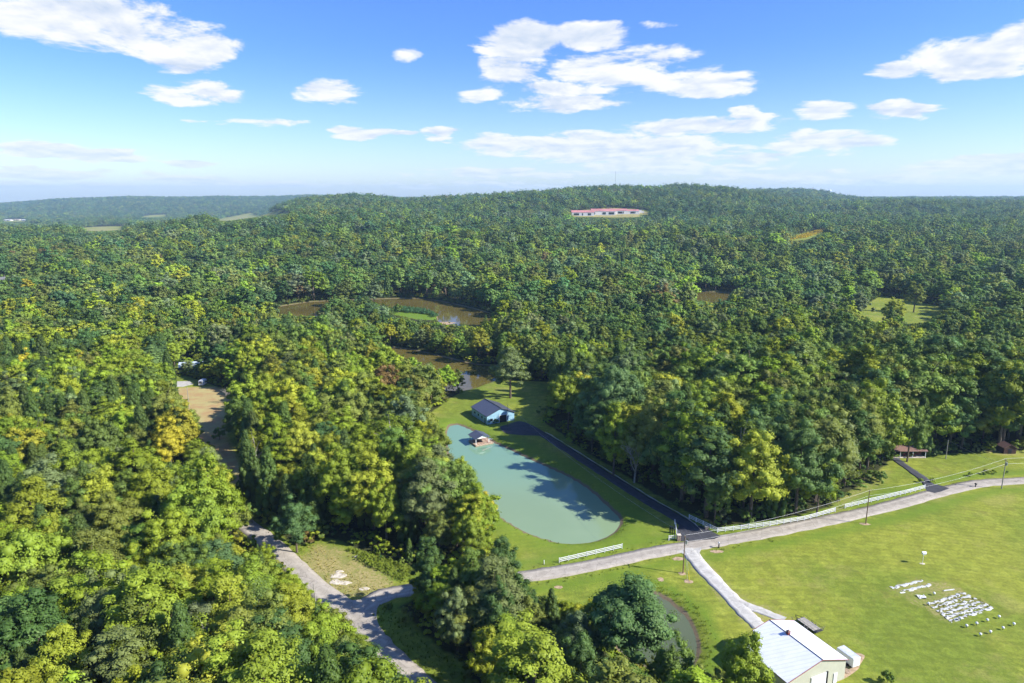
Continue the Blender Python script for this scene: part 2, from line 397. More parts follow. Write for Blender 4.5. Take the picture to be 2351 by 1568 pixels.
def road_mat(name, a, b, patch=0.5, loose=None):
    m, nt, out = new_mat(name); nb = NB(nt)
    pos = nb.n('ShaderNodeNewGeometry').outputs['Position']
    n1 = nb.noise(pos, 0.5, 5, 0.6); n2 = nb.noise(pos, 9, 3, 0.7); n3 = nb.noise(pos, 0.13, 3, 0.5)
    c = nb.mix(nb.ramp(n1, 0.35, 0.7), a, b)
    c = nb.mix(nb.math('MULTIPLY', nb.ramp(n3, 0.5, 0.62), patch * 0.5), c, tuple(v * 0.75 for v in a))
    c = nb.mix(nb.math('MULTIPLY', nb.ramp(n2, 0.4, 0.7), 0.3), c, tuple(v * 0.6 for v in a))
    vo = nb.n('ShaderNodeTexVoronoi', feature='DISTANCE_TO_EDGE'); vo.inputs['Scale'].default_value = 0.35; nb.l(nb.vmath('ADD', pos, nb.noise(pos, 0.8, 3, 0.6, out=1)), vo.inputs['Vector'])
    c = nb.mix(nb.ramp(vo.outputs['Distance'], 0.0, 0.035, 0.5, 0.0), c, tuple(v * 0.45 for v in a))
    # wheel tracks and crumbling edges along the strip
    uv = nb.n('ShaderNodeAttribute', attribute_name='across').outputs['Fac']
    tr = nb.math('ABSOLUTE', nb.math('SUBTRACT', nb.math('ABSOLUTE', uv), 0.48))
    c = nb.mix(nb.ramp(tr, 0.02, 0.2, 0.22, 0.0), c, tuple(min(1, v * 1.25) for v in b))
    ed = nb.math('MULTIPLY_ADD', nb.math('SUBTRACT', n1, 0.5), 0.6, nb.math('ABSOLUTE', uv))
    c = nb.mix(nb.ramp(ed, 0.86, 1.1, 0.0, 0.6), c, loose or (0.27, 0.24, 0.16))
    principled(nb, out, c, 0.9, 0.2, 0, n2, 0.4, 0.03)
    return m
M['asphalt_old'] = road_mat('weathered_asphalt', (0.33, 0.292, 0.240), (0.44, 0.392, 0.325))
M['asphalt_new'] = road_mat('fresh_asphalt', (0.050, 0.051, 0.058), (0.072, 0.072, 0.080), 0.3, (0.05, 0.05, 0.05))
M['gravel'] = road_mat('pale_gravel', (0.40, 0.38, 0.34), (0.52, 0.50, 0.45), 0.3, (0.42, 0.38, 0.25))
def water_mat(name, c1, c2, rough, ripple, spec=0.5, north=None):
    m, nt, out = new_mat(name); nb = NB(nt)
    pos = nb.n('ShaderNodeNewGeometry').outputs['Position']
    n1 = nb.noise(pos, 0.03, 4, 0.6); n2 = nb.noise(pos, 1.1, 4, 0.6)
    c = nb.mix(nb.ramp(n1, 0.35, 0.7), c1, c2)
    if north:   # more turquoise towards the far end
        sp = nb.n('ShaderNodeSeparateXYZ'); nb.l(pos, sp.inputs[0])
        c = nb.mix(nb.ramp(nb.math('MULTIPLY_ADD', n1, 30.0, sp.outputs[1]), 195, 250), c, north)
    p = principled(nb, out, c, rough, spec, 0, n2, ripple, 0.05)
    p.inputs['IOR'].default_value = 1.33
    return m
M['pond'] = water_mat('milky_turquoise_water', (0.195, 0.275, 0.155), (0.220, 0.300, 0.170), 0.07, 0.14, 0.6, (0.165, 0.285, 0.188))
M['river'] = water_mat('brown_silty_water', (0.105, 0.085, 0.022), (0.135, 0.105, 0.028), 0.06, 0.18)
M['pond2'] = water_mat('murky_green_water', (0.085, 0.105, 0.055), (0.11, 0.13, 0.07), 0.06, 0.12)
M['white_paint'] = simple_mat('white_vinyl', (0.78, 0.78, 0.76), 0.04, 3, 0.4)
M['wood_pole'] = simple_mat('weathered_pole_timber', (0.20, 0.13, 0.075), 0.3, 4, 0.9)
M['grey_pole'] = simple_mat('grey_pole_timber', (0.30, 0.28, 0.24), 0.2, 4, 0.9)
M['steel'] = simple_mat('galvanised_steel', (0.42, 0.43, 0.44), 0.15, 3, 0.4, 0.5, 0.6)
M['dark_metal'] = simple_mat('dark_metal', (0.03, 0.03, 0.033), 0.2, 3, 0.5)
M['wire'] = simple_mat('aluminium_wire', (0.45, 0.45, 0.43), 0.1, 1, 0.5, 0.5)
M['yellow'] = simple_mat('yellow_plastic', (0.75, 0.55, 0.03), 0.1, 2, 0.5)
M['roof_white'] = ribbed_mat('white_sheet_roof', (0.74, 0.76, 0.78), (0, 1, 0), 0.9, 0.35, 0.05, 0, (0.5, 0.47, 0.42))
M['wall_cream'] = ribbed_mat('pale_sheet_wall', (0.50, 0.50, 0.40), (1, 1, 0), 0.3, 0.5, 0.05)
M['trim_red'] = simple_mat('oxblood_trim', (0.20, 0.045, 0.04), 0.15, 2, 0.5)
M['door_white'] = simple_mat('white_door', (0.72, 0.74, 0.75), 0.04, 2, 0.5)
M['roof_char'] = ribbed_mat('charcoal_sheet_roof', (0.075, 0.082, 0.11), (0, 1, 0), 0.9, 0.35, 0.1)
M['wall_blue'] = ribbed_mat('pale_blue_sheet_wall', (0.30, 0.50, 0.60), (1, 1, 0), 0.3, 0.5, 0.06)
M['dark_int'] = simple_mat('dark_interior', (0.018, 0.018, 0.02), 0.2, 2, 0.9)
M['roof_brown'] = simple_mat('brown_shingles', (0.20, 0.115, 0.09), 0.25, 5, 0.9)
M['roof_grey'] = simple_mat('grey_shingles', (0.20, 0.19, 0.185), 0.2, 5, 0.9)
M['wall_brick'] = simple_mat('red_brown_siding', (0.17, 0.055, 0.035), 0.2, 3, 0.9)
M['wall_wood'] = simple_mat('dark_shed_boards', (0.07, 0.035, 0.025), 0.2, 3, 0.9)
M['deck'] = simple_mat('sun_bleached_deck_boards', (0.42, 0.31, 0.22), 0.25, 2.5, 0.85)
M['plank_grey'] = simple_mat('grey_tan_planks', (0.36, 0.33, 0.28), 0.2, 2.5, 0.85)
M['deck2'] = simple_mat('reddish_deck_boards', (0.33, 0.20, 0.15), 0.25, 2.5, 0.85)
M['stone'] = simple_mat('tan_stone', (0.36, 0.27, 0.19), 0.35, 2.5, 0.9)
M['rock'] = simple_mat('pale_limestone', (0.50, 0.44, 0.35), 0.25, 0.9, 0.95)
M['soil'] = simple_mat('bare_tan_soil', (0.36, 0.26, 0.16), 0.3, 1.2, 1.0)
M['plastic_mulch'] = simple_mat('white_plastic_mulch', (0.50, 0.50, 0.47), 0.12, 2, 0.5)
M['roof_red'] = simple_mat('red_sheet_roof', (0.40, 0.17, 0.15), 0.25, 0.05, 0.6)
M['wall_white'] = simple_mat('white_wall', (0.62, 0.61, 0.58), 0.08, 0.2, 0.8)
M['glass'] = simple_mat('dark_window_glass', (0.02, 0.025, 0.03), 0.1, 1, 0.1, 0.6)
M['steel_roof'] = ribbed_mat('pale_steel_roof', (0.42, 0.49, 0.53), (0, 1, 0), 0.6, 0.35, 0.08)
M['bark'] = simple_mat('grey_brown_bark', (0.13, 0.10, 0.07), 0.3, 2.5, 0.95)
M['bark_pale'] = simple_mat('pale_bleached_bark', (0.36, 0.32, 0.27), 0.25, 2.5, 0.95)
def leaf_mat(name, src):
    m, nt, out = new_mat(name); nb = NB(nt)
    if src == 'object':
        tint = nb.n('ShaderNodeObjectInfo').outputs['Color']
    else:
        tint = nb.n('ShaderNodeAttribute', attribute_type='INSTANCER', attribute_name='tint').outputs['Color']
    var = nb.n('ShaderNodeAttribute', attribute_name='leaf_var').outputs['Fac']      # per leaf
    cl = nb.n('ShaderNodeAttribute', attribute_name='spray_var').outputs['Fac']      # per spray of leaves
    k = nb.math('ADD', nb.math('MULTIPLY', var, 0.50), nb.math('MULTIPLY_ADD', cl, 0.38, 1.02))
    kk = nb.n('ShaderNodeCombineColor')
    for i in range(3): nb.l(k, kk.inputs[i])
    c = nb.mix(1.0, tint, kk.outputs[0], 'MULTIPLY')
    c = nb.mix(nb.ramp(nb.math('MULTIPLY', var, cl), 0.45, 0.95, 0, 0.22), c, (0.24, 0.27, 0.03))
    df = nb.n('ShaderNodeBsdfDiffuse'); tr = nb.n('ShaderNodeBsdfTranslucent'); mx = nb.n('ShaderNodeMixShader')
    nb.l(c, df.inputs[0]); nb.l(nb.mix(0.5, c, (0.20, 0.27, 0.01)), tr.inputs[0]); mx.inputs[0].default_value = 0.33
    nb.l(df.outputs[0], mx.inputs[1]); nb.l(tr.outputs[0], mx.inputs[2])
    gl = nb.n('ShaderNodeBsdfGlossy'); gl.inputs['Roughness'].default_value = 0.55; gl.inputs[0].default_value = (.9, 1, .7, 1)
    m2 = nb.n('ShaderNodeMixShader'); m2.inputs[0].default_value = 0.018; nb.l(mx.outputs[0], m2.inputs[1]); nb.l(gl.outputs[0], m2.inputs[2])
    nb.l(m2.outputs[0], out.inputs['Surface'])
    return m
M['leaf_o'] = leaf_mat('foliage', 'object'); M['leaf_i'] = leaf_mat('foliage_in_mass', 'inst')

# ------------------------------------------------------------------ object helpers
def tag(o, label=None, cat=None, group=None, kind=None):
    if label: o['label'] = label
    if cat: o['category'] = cat
    if group: o['group'] = group
    if kind: o['kind'] = kind
    return o
def root(name, loc, label, cat, group=None, rz=0.0):
    o = bpy.data.objects.new(name, None); o.empty_display_size = 0.5
    o.location = loc; o.rotation_euler = (0, 0, rz); col.objects.link(o)
    return tag(o, label, cat, group)
def link(name, me, parent=None, loc=None):
    o = bpy.data.objects.new(name, me); col.objects.link(o)
    if parent is not None: o.parent = parent
    if loc is not None: o.location = loc
    return o
def mesh_np(name, v, f, mats, midx=None, smooth=False):
    """v (n,3) array; f list of equal-size face arrays or list of lists"""
    me = bpy.data.meshes.new(name)
    if isinstance(f, np.ndarray): f = [f]
    if isinstance(f, list) and len(f) and isinstance(f[0], np.ndarray):
        loops = np.concatenate([a.ravel() for a in f]).astype(np.int32)
        sizes = np.concatenate([np.full(len(a), a.shape[1], np.int32) for a in f])
        starts = np.concatenate([[0], np.cumsum(sizes)[:-1]]).astype(np.int32)
        me.vertices.add(len(v)); me.vertices.foreach_set('co', np.asarray(v, np.float32).ravel())
        me.loops.add(len(loops)); me.loops.foreach_set('vertex_index', loops)
        me.polygons.add(len(sizes)); me.polygons.foreach_set('loop_start', starts); me.polygons.foreach_set('loop_total', sizes)
        me.update(calc_edges=True)
    else:
        me.from_pydata([tuple(a) for a in v], [], [list(a) for a in f]); me.update()
    for m in mats: me.materials.append(m)
    if midx is not None: me.polygons.foreach_set('material_index', np.asarray(midx, np.int32))
    if smooth: me.polygons.foreach_set('use_smooth', np.ones(len(me.polygons), bool))
    return me
class MB:
    """collects boxes, tubes and prisms into one mesh, in a local frame"""
    def __init__(s, o=(0, 0, 0), ux=(1, 0), uy=None):
        s.o = o; s.ux = ux; s.uy = uy or (-ux[1], ux[0]); s.v = []; s.f = []
    def w(s, p):
        return (s.o[0] + p[0] * s.ux[0] + p[1] * s.uy[0], s.o[1] + p[0] * s.ux[1] + p[1] * s.uy[1], s.o[2] + p[2])
    def add(s, vs, fs):
        b = len(s.v); s.v += [s.w(p) for p in vs]; s.f += [[i + b for i in f] for f in fs]; return s
    def box(s, x0, x1, y0, y1, z0, z1):
        return s.add([(x0, y0, z0), (x1, y0, z0), (x1, y1, z0), (x0, y1, z0), (x0, y0, z1), (x1, y0, z1), (x1, y1, z1), (x0, y1, z1)],
                     [(0, 3, 2, 1), (4, 5, 6, 7), (0, 1, 5, 4), (1, 2, 6, 5), (2, 3, 7, 6), (3, 0, 4, 7)])
    def prism(s, poly, z0, z1):
        n = len(poly)
        return s.add([(a, b, z0) for a, b in poly] + [(a, b, z1) for a, b in poly],
                     [list(range(n))[::-1], list(range(n, 2 * n))] + [(i, (i + 1) % n, n + (i + 1) % n, n + i) for i in range(n)])
    def slab(s, quad, th):
        """four 3D corners thickened downwards"""
        return s.add(list(quad) + [(a, b, c - th) for a, b, c in quad], [(0, 1, 2, 3), (7, 6, 5, 4)] + [((i + 1) % 4, i, 4 + i, 4 + (i + 1) % 4) for i in range(4)])
    def bar(s, a, b, r0, r1=None, n=6):
        r1 = r0 if r1 is None else r1
        a = Vector(a); b = Vector(b); d = (b - a).normalized()
        u = d.cross(Vector((0, 0, 1)) if abs(d.z) < 0.9 else Vector((1, 0, 0))).normalized(); w = d.cross(u)
        vs = []
        for c, r in ((a, r0), (b, r1)):
            vs += [tuple(c + (u * math.cos(2 * math.pi * k / n) + w * math.sin(2 * math.pi * k / n)) * r) for k in range(n)]
        return s.add(vs, [(i, (i + 1) % n, n + (i + 1) % n, n + i) for i in range(n)] + [list(range(n))[::-1], list(range(n, 2 * n))])
    def ball(s, c, r, nu=10, nv=7, sz=1.0):
        vs = [(c[0], c[1], c[2] + r * sz)]; fs = []
        for j in range(1, nv):
            t = math.pi * j / nv
            vs += [(c[0] + r * math.sin(t) * math.cos(2 * math.pi * i / nu), c[1] + r * math.sin(t) * math.sin(2 * math.pi * i / nu), c[2] + r * sz * math.cos(t)) for i in range(nu)]
        vs.append((c[0], c[1], c[2] - r * sz))
        for i in range(nu):
            fs.append((0, 1 + i, 1 + (i + 1) % nu))
            for j in range(nv - 2):
                a = 1 + j * nu; fs.append((a + i, a + nu + i, a + nu + (i + 1) % nu, a + (i + 1) % nu))
            a = 1 + (nv - 2) * nu; fs.append((a + i, len(vs) - 1, a + (i + 1) % nu))
        return s.add(vs, fs)
    def obj(s, name, mat, parent=None):
        v = np.array(s.v, float)
        if parent is not None: v = v - np.array(parent.location[:])
        me = mesh_np(name, v, s.f, [mat])
        return link(name, me, parent)

# ------------------------------------------------------------------ ground
def axis(parts):
    out = []
    for a, b, st in parts: out += list(np.arange(a, b, st))
    return np.array(out + [parts[-1][1]])
def geo(a, b, n): return a + (b - a) * (np.linspace(0, 1, n) ** 2.2)
ys = np.concatenate([np.linspace(-400, 78, 14), np.arange(84, 660, 2.4), 660 + (13500 - 660) * (np.linspace(0, 1, 150)[1:] ** 2.0)])
xf = np.arange(-260, 330, 2.4)
xs = np.concatenate([-260 - (10500 - 260) * (np.linspace(1, 0, 80)[:-1] ** 2.0), xf, 330 + (10500 - 330) * (np.linspace(0, 1, 80)[1:] ** 2.0)])
XX, YY = np.meshgrid(xs, ys)
gx, gy = XX.ravel(), YY.ravel()
gz = terrain(gx, gy)
nx, ny = len(xs), len(ys)
ii = np.arange((ny - 1) * (nx - 1)); rr, cc = ii // (nx - 1), ii % (nx - 1); b0 = rr * nx + cc
me = mesh_np('ground', np.stack([gx, gy, gz], 1), np.stack([b0, b0 + 1, b0 + nx + 1, b0 + nx], 1), [M['ground']], None, True)
FARF = [np.array([GT(*q) for q in pl]) for pl in (
    [(168, 531), (185, 523), (230, 520), (285, 519), (284, 529), (230, 531)],
    [(478, 507), (520, 499), (580, 488), (640, 484), (682, 486), (640, 493), (575, 501), (520, 508)],
    [(318, 498), (340, 493), (385, 492), (383, 497), (350, 500)],
    [(5, 509), (20, 503), (62, 504), (60, 510)])]
COMPLEX = np.array([GT(*q) for q in [(1308, 497), (1312, 488), (1400, 478), (1470, 482), (1492, 492), (1450, 498)]])
GOLD = np.array([GT(*q) for q in [(1808, 552), (1830, 543), (1885, 528), (1890, 533), (1850, 548)]])
zone = np.zeros((len(gx), 4), np.float32)
fo = np.full(len(gx), 1e6)
nearm = gy < 760
for pl in OPEN:
    fo[nearm] = np.minimum(fo[nearm], sdist(gx[nearm], gy[nearm], pl))
forest_m = sstep(-1.5, 3.5, fo)
for pl in FARF + [COMPLEX, GOLD]:
    s = sdist(gx, gy, pl); forest_m = np.minimum(forest_m, sstep(0, 25, s))
for pl in FARF: zone[:, 1] = np.maximum(zone[:, 1], 0.62 * (1 - sstep(-5, 25, sdist(gx, gy, pl))))
zone[:, 1] = np.maximum(zone[:, 1], 1.0 * (1 - sstep(0, 10, sdist(gx, gy, COMPLEX))))
zone[:, 0] = forest_m
DRYP = GP([(690, 1285), (735, 1250), (776, 1258), (830, 1296), (880, 1320), (900, 1340), (840, 1372), (790, 1370), (730, 1330)])
zone[:, 1] = np.maximum(zone[:, 1], 0.72 * (1 - sstep(-1, 4, sdist(gx, gy, DRYP))))
CLAY = GP([(405, 893), (485, 890), (522, 900), (530, 930), (520, 960), (505, 1000), (530, 1055), (560, 1110), (530, 1110), (490, 1040), (452, 985), (434, 943)])
zone[:, 2] = np.maximum(zone[:, 2], 0.95 * (1 - sstep(-2, 7, sdist(gx, gy, CLAY))))
# dry verge along the gravel drive and on the worn slope beside pond 2
dg = np.minimum(sdist(gx, gy, GRAVEL, False), sdist(gx, gy, GRAVEL2, False))
zone[:, 1] = np.maximum(zone[:, 1], 0.6 * (1 - sstep(1.5, 6.0, dg)))
WOODEDGE = GP([(1914, 1172), (1961, 1134), (2000, 1112), (2031, 1082)])
zone[:, 1] = np.maximum(zone[:, 1], 0.5 * (1 - sstep(1, 7, sdist(gx, gy, WOODEDGE, False))))
GARD = GP([(2030, 1352), (2100, 1325), (2180, 1335), (2290, 1392), (2180, 1436), (2110, 1395)])
zone[:, 1] = np.maximum(zone[:, 1], 0.58 * (1 - sstep(-1, 2, sdist(gx, gy, GARD))))
SHEDP = GP([(2230, 1032), (2290, 1030), (2350, 1044), (2300, 1046)])
zone[:, 1] = np.maximum(zone[:, 1], 0.6 * (1 - sstep(-1, 3, sdist(gx, gy, SHEDP))))
dm = sdist(gx, gy, MAIN, False)
zone[:, 3] = np.maximum(zone[:, 3], 0.75 * sstep(3, 5, dm) * (1 - sstep(6, 10, dm)))  # dark ditch line: its shade is put into the turf colour, ground stays flat
d2 = sdist(gx, gy, POND2); zone[:, 3] = np.maximum(zone[:, 3], 0.95 * sstep(1.4, 2.4, d2) * (1 - sstep(3.5, 6.5, d2)))
d1 = sdist(gx, gy, POND); zone[:, 3] = np.maximum(zone[:, 3], 0.7 * (1 - sstep(4, 14, d1)))
zone[:, 1] *= (1 - 0.0 * gx)
REED = GP([(905, 707), (975, 713), (1004, 726), (1000, 735), (960, 732), (905, 722)])
zone[:, 3] = np.maximum(zone[:, 3], 1.0 * (1 - sstep(0, 4, sdist(gx, gy, REED))))
at = me.attributes.new('zone', 'FLOAT_COLOR', 'POINT'); at.data.foreach_set('color', zone.ravel())
g = link('ground', me); tag(g, 'rolling green lawn and dark forest floor under the whole valley', kind='structure')

# ------------------------------------------------------------------ roads (thin sheets with real edges)
def ribbon(name, line, w, mat, z, label, w1=None, th=0.06):
    p = np.asarray(line); n = len(p)
    t = np.gradient(p, axis=0); t /= np.linalg.norm(t, axis=1)[:, None] + 1e-9
    nn = np.stack([-t[:, 1], t[:, 0]], 1)
    L = np.linspace(0, 1, n); wd = w + ((w1 or w) - w) * L
    wl = wd / 2 + 0.5 * (vnoise(L * n * 1.7, L * 0, 5) - .5); wr = wd / 2 + 0.5 * (vnoise(L * n * 1.7, L * 0 + 9, 6) - .5)
    V = []; A = []
    offs = [(-1, -th), (-1, 0), (-.5, .012), (0, .02), (.5, .012), (1, 0), (1, -th)]
    for a, dz_ in offs:
        wv = np.where(a < 0, wl, wr) * a
        V.append(np.concatenate([p + nn * wv[:, None], np.full((n, 1), z + dz_)], 1)); A.append(np.full(n, float(a)))
    V = np.concatenate(V); A = np.concatenate(A); F = []
    for k in range(len(offs) - 1):
        i = np.arange(n - 1); F.append(np.stack([k * n + i + 1, k * n + i, (k + 1) * n + i, (k + 1) * n + i + 1], 1))
    me = mesh_np(name, V, np.concatenate(F), [mat])
    at = me.attributes.new('across', 'FLOAT', 'POINT'); at.data.foreach_set('value', A.astype(np.float32))
    o = link(name, me); tag(o, label, kind='structure'); return o
def sheet(name, poly, mat, z, label, th=0.05, kind='structure'):
    m = MB(); m.prism([tuple(q) for q in poly], z - th, z); o = m.obj(name, mat); tag(o, label, kind=kind); return o
ribbon('road', MAIN, 5.2, M['asphalt_old'], 0.045, 'pale grey country road curving from the junction to the far right')
ribbon('road', LANE, 5.4, M['asphalt_old'], 0.037, 'grey lane running down from the left wood to the bottom edge', 6.0)
ribbon('driveway', DRIVE, 4.3, M['asphalt_new'], 0.058, 'fresh black asphalt driveway between the turquoise pond and the wood', 3.6)
sheet('driveway_apron', smooth_loop(APRON, 3), M['asphalt_new'], 0.05, 'black asphalt yard in front of the blue barn')
sheet('driveway_mouth', GP([(1562, 1243), (1553, 1222), (1560, 1203), (1610, 1208), (1655, 1231), (1640, 1238)]), M['asphalt_new'], 0.068, 'flared black asphalt mouth where the driveway meets the road')
sheet('road_junction', smooth_loop(GP([(780, 1380), (838, 1376), (866, 1364), (900, 1376), (868, 1392), (866, 1425), (880, 1462), (845, 1470), (815, 1440), (775, 1400)]), 3), M['asphalt_old'], 0.052, 'widened grey asphalt where the lane and the road meet')
ribbon('gravel_drive', GRAVEL, 4.4, M['gravel'], 0.05, 'pale gravel drive from the road to the white barn', 3.6)
ribbon('gravel_drive', GRAVEL2, 2.6, M['gravel'], 0.044, 'narrow gravel fork passing behind the white barn')
sheet('gravel_mouth', GP([(1545, 1262), (1612, 1255), (1606, 1270), (1612, 1292), (1590, 1288), (1570, 1272)]), M['gravel'], 0.056, 'spread pale gravel where the drive meets the road')
ribbon('driveway', DRIVE2, 3.4, M['asphalt_new'], 0.052, 'narrow black driveway up to the brown roofed house', 2.9)
sheet('driveway_mouth', GP([(2128, 1128), (2122, 1112), (2150, 1112), (2180, 1121), (2150, 1133)]), M['asphalt_new'], 0.064, 'black asphalt mouth of the narrow driveway')
sheet('gravel_yard', GP([(378, 868), (400, 876), (436, 875), (444, 882), (420, 888), (384, 888)]), M['gravel'], 0.05, 'pale gravel yard beside the house in the left wood')
sheet('track', GP([(-150, 655), (10, 652), (60, 650), (68, 653), (20, 658), (-150, 668)]), M['gravel'], 0.06, 'pale track by the far left house')
# concrete edging along the driveway
ribbon('kerb', DRIVE[3:-6] + np.array([2.1, 1.28]), 0.22, M['gravel'], 0.13, 'thin pale kerb along the wood side of the black driveway', th=0.14)
# water sheets
def water(name, poly, mat, z, label):
    p = np.asarray(poly); c = p.mean(0); t = np.roll(p, -1, 0) - np.roll(p, 1, 0); t /= np.linalg.norm(t, axis=1)[:, None]
    nn = np.stack([t[:, 1], -t[:, 0]], 1)
    area = 0.5 * np.sum(p[:, 0] * np.roll(p[:, 1], -1) - np.roll(p[:, 0], -1) * p[:, 1])
    if area < 0: nn = -nn
    q = p + nn * 1.1
    me = mesh_np(name, [(a, b, z) for a, b in q], [list(range(len(q))) if area > 0 else list(range(len(q)))[::-1]], [mat])
    o = link(name, me); tag(o, label, kind='structure')
water('pond_water', POND, M['pond'], -0.85, 'milky turquoise pond water below the blue barn')
water('pond_water', POND2, M['pond2'], -0.85, 'murky green water of the small pond behind the near trees')
water('river_water', RIVER, M['river'], -0.85, 'brown silty river water looping round the wooded spit')
water('backwater', BACKWATER, M['river'], -0.85, 'brown backwater in the forest right of centre')

# ------------------------------------------------------------------ buildings
def frame_pts(c, d): return c, d
def gable(rt, o, ux, L, W, eave, ridge, wallm, roofm, trim=None, over=0.35, split=0.5, cut=None):
    """L along ux (ridge axis), W along uy; origin at a ground corner; returns MB factory"""
    uy = (-ux[1], ux[0])
    def mb(): return MB(o, ux, uy)
    yr = W * split
    w = mb()
    # walls with gables as one shell
    w.add([(0, 0, -.3), (L, 0, -.3), (L, W, -.3), (0, W, -.3), (0, 0, eave), (L, 0, eave), (L, W, eave), (0, W, eave), (0, yr, ridge), (L, yr, ridge)],
          [(0, 1, 5, 4), (1, 2, 6, 9, 5), (2, 3, 7, 6), (3, 0, 4, 8, 7)])
    w.obj('wall', wallm, rt)
    def zat(y):
        return (ridge - (ridge - eave) * (yr - y) / yr) if y < yr else (ridge - (ridge - eave) * (y - yr) / (W - yr))
    th = 0.12
    for y0, y1 in ((-over, yr), (yr, W + over)):
        s = mb(); e = 0.14
        s.slab([(-over, y0, zat(y0) + e), (L + over, y0, zat(y0) + e), (L + over, y1, zat(y1) + e), (-over, y1, zat(y1) + e)], th)
        s.obj('roof', roofm, rt)
    if trim:
        t = mb()
        for x in (-over - .03, L + over + .03):
            for y0, y1 in ((-over, yr), (yr, W + over)):
                t.bar((x, y0, zat(y0) + .06), (x, y1, zat(y1) + .06), .11, n=4)
        for y in (-over - .02, W + over + .02): t.bar((-over, y, zat(y) + .06), (L + over, y, zat(y) + .06), .10, n=4)
        t.obj('roof_trim', trim, rt)
        r = mb(); r.bar((-over, yr, ridge + .17), (L + over, yr, ridge + .17), .13, n=5); r.obj('ridge_cap', trim, rt)
    return mb, zat

# white barn (bottom right): ridge from (51.9,122.8) to (57.3,110.8)
d_ = Vector((0.404, -0.915)).normalized(); n_ = Vector((-d_.y, d_.x))
rb = root('barn', (51.9, 122.8, 0), 'large barn with white metal roof and dark red trim, bottom right', 'barn')
def wb(): return MB((51.9, 122.8, 0), (d_.x, d_.y), (n_.x, n_.y))
RZ, ER, EL = 6.3, 4.25, 4.05; LL = 13.3; WR = 6.9; WL = -8.4; CUT = 1.9; NL = -4.35
zl = lambda n: RZ + (EL - RZ) * n / WL
zr = lambda n: RZ + (ER - RZ) * n / WR
m = wb()
m.add([(0.3, NL, -.3), (0.3, WR - .3, -.3), (LL - .3, WR - .3, -.3), (LL - .3, WL + .3, -.3), (CUT + .2, WL + .3, -.3), (CUT + .2, NL, -.3),
       (0.3, NL, zl(NL) - .1), (0.3, WR - .3, zr(WR - .3) - .1), (LL - .3, WR - .3, zr(WR - .3) - .1), (LL - .3, WL + .3, zl(WL + .3) - .1), (CUT + .2, WL + .3, zl(WL + .3) - .1), (CUT + .2, NL, zl(NL) - .1),
       (0.3, 0, RZ - .1), (LL - .3, 0, RZ - .1)],
      [(0, 6, 12, 7, 1), (1, 7, 8, 2), (2, 8, 13, 9, 3), (3, 9, 10, 4), (4, 10, 11, 5), (5, 11, 6, 0)])
m.obj('wall', M['wall_cream'], rb)
m = wb(); m.slab([(0, 0, RZ), (LL, 0, RZ), (LL, WR, ER), (0, WR, ER)], .1); m.obj('roof', M['roof_white'], rb)
m = wb()
m.add([(0, 0, RZ), (0, NL, zl(NL)), (CUT, NL, zl(NL)), (CUT, WL, EL), (LL, WL, EL), (LL, 0, RZ)] +
      [(0, 0, RZ - .1), (0, NL, zl(NL) - .1), (CUT, NL, zl(NL) - .1), (CUT, WL, EL - .1), (LL, WL, EL - .1), (LL, 0, RZ - .1)],
      [(0, 1, 2, 3, 4, 5), (11, 10, 9, 8, 7, 6)] + [(i, 6 + i, 6 + (i + 1) % 6, (i + 1) % 6) for i in range(6)])
m.obj('roof', M['roof_white'], rb)
m = wb(); q = .09
for a, b in (((0, NL, zl(NL) - .02), (0, 0, RZ - .02)), ((0, 0, RZ - .02), (0, WR, ER - .02)), ((LL, WL, EL - .02), (LL, 0, RZ - .02)), ((LL, 0, RZ - .02), (LL, WR, ER - .02)), ((0, WR, ER - .05), (LL, WR, ER - .05)),
             ((CUT, WL, EL - .05), (LL, WL, EL - .05)), ((0, NL, zl(NL) - .05), (CUT, NL, zl(NL) - .05)), ((CUT, NL, zl(NL) - .05), (CUT, WL, EL - .05))):
    m.bar(a, b, q, n=4)
m.obj('roof_trim', M['trim_red'], rb)
m = wb(); m.bar((0, 0, RZ + .04), (LL, 0, RZ + .04), .07, n=5); m.obj('ridge_cap', M['dark_metal'], rb)
# weather-vane cupola
m = wb(); m.box(4.6, 5.2, -.3, .3, RZ - .1, RZ + .55); cu = m.obj('cupola', M['trim_red'], rb)
m = wb(); m.add([(4.5, -.4, RZ + .55), (5.3, -.4, RZ + .55), (5.3, .4, RZ + .55), (4.5, .4, RZ + .55), (4.9, 0, RZ + .95)], [(0, 1, 4), (1, 2, 4), (2, 3, 4), (3, 0, 4), (3, 2, 1, 0)])
m.bar((4.9, 0, RZ + .9), (4.9, 0, RZ + 1.7), .03); m.bar((4.9, -.3, RZ + 1.45), (4.9, .3, RZ + 1.45), .02)
o = m.obj('cupola_roof', M['roof_brown'], rb); o.parent = cu
m = wb(); m.box(LL - .28, LL - .18, -2.3, 1.6, 0, 3.1); dr = m.obj('door', M['door_white'], rb)
for k in range(5):
    m = wb(); m.box(LL - .17, LL - .12, -2.2, 1.5, .06 + k * .61, .06 + k * .61 + .55); o = m.obj('panel', M['door_white'], rb); o.parent = dr
m = wb(); m.box(LL - .28, LL - .1, 1.62, 1.95, 0, 3.2); m.obj('door_jamb', M['dark_int'], rb)
m = wb(); m.box(LL - .28, LL - .18, 3.6, 4.5, 0, 2.1); m.obj('side_door', M['door_white'], rb)
m = wb(); m.box(CUT + .08, CUT + .18, NL - 2.8, NL - .9, 0, 2.4); m.obj('porch_door', M['wall_blue'], rb)

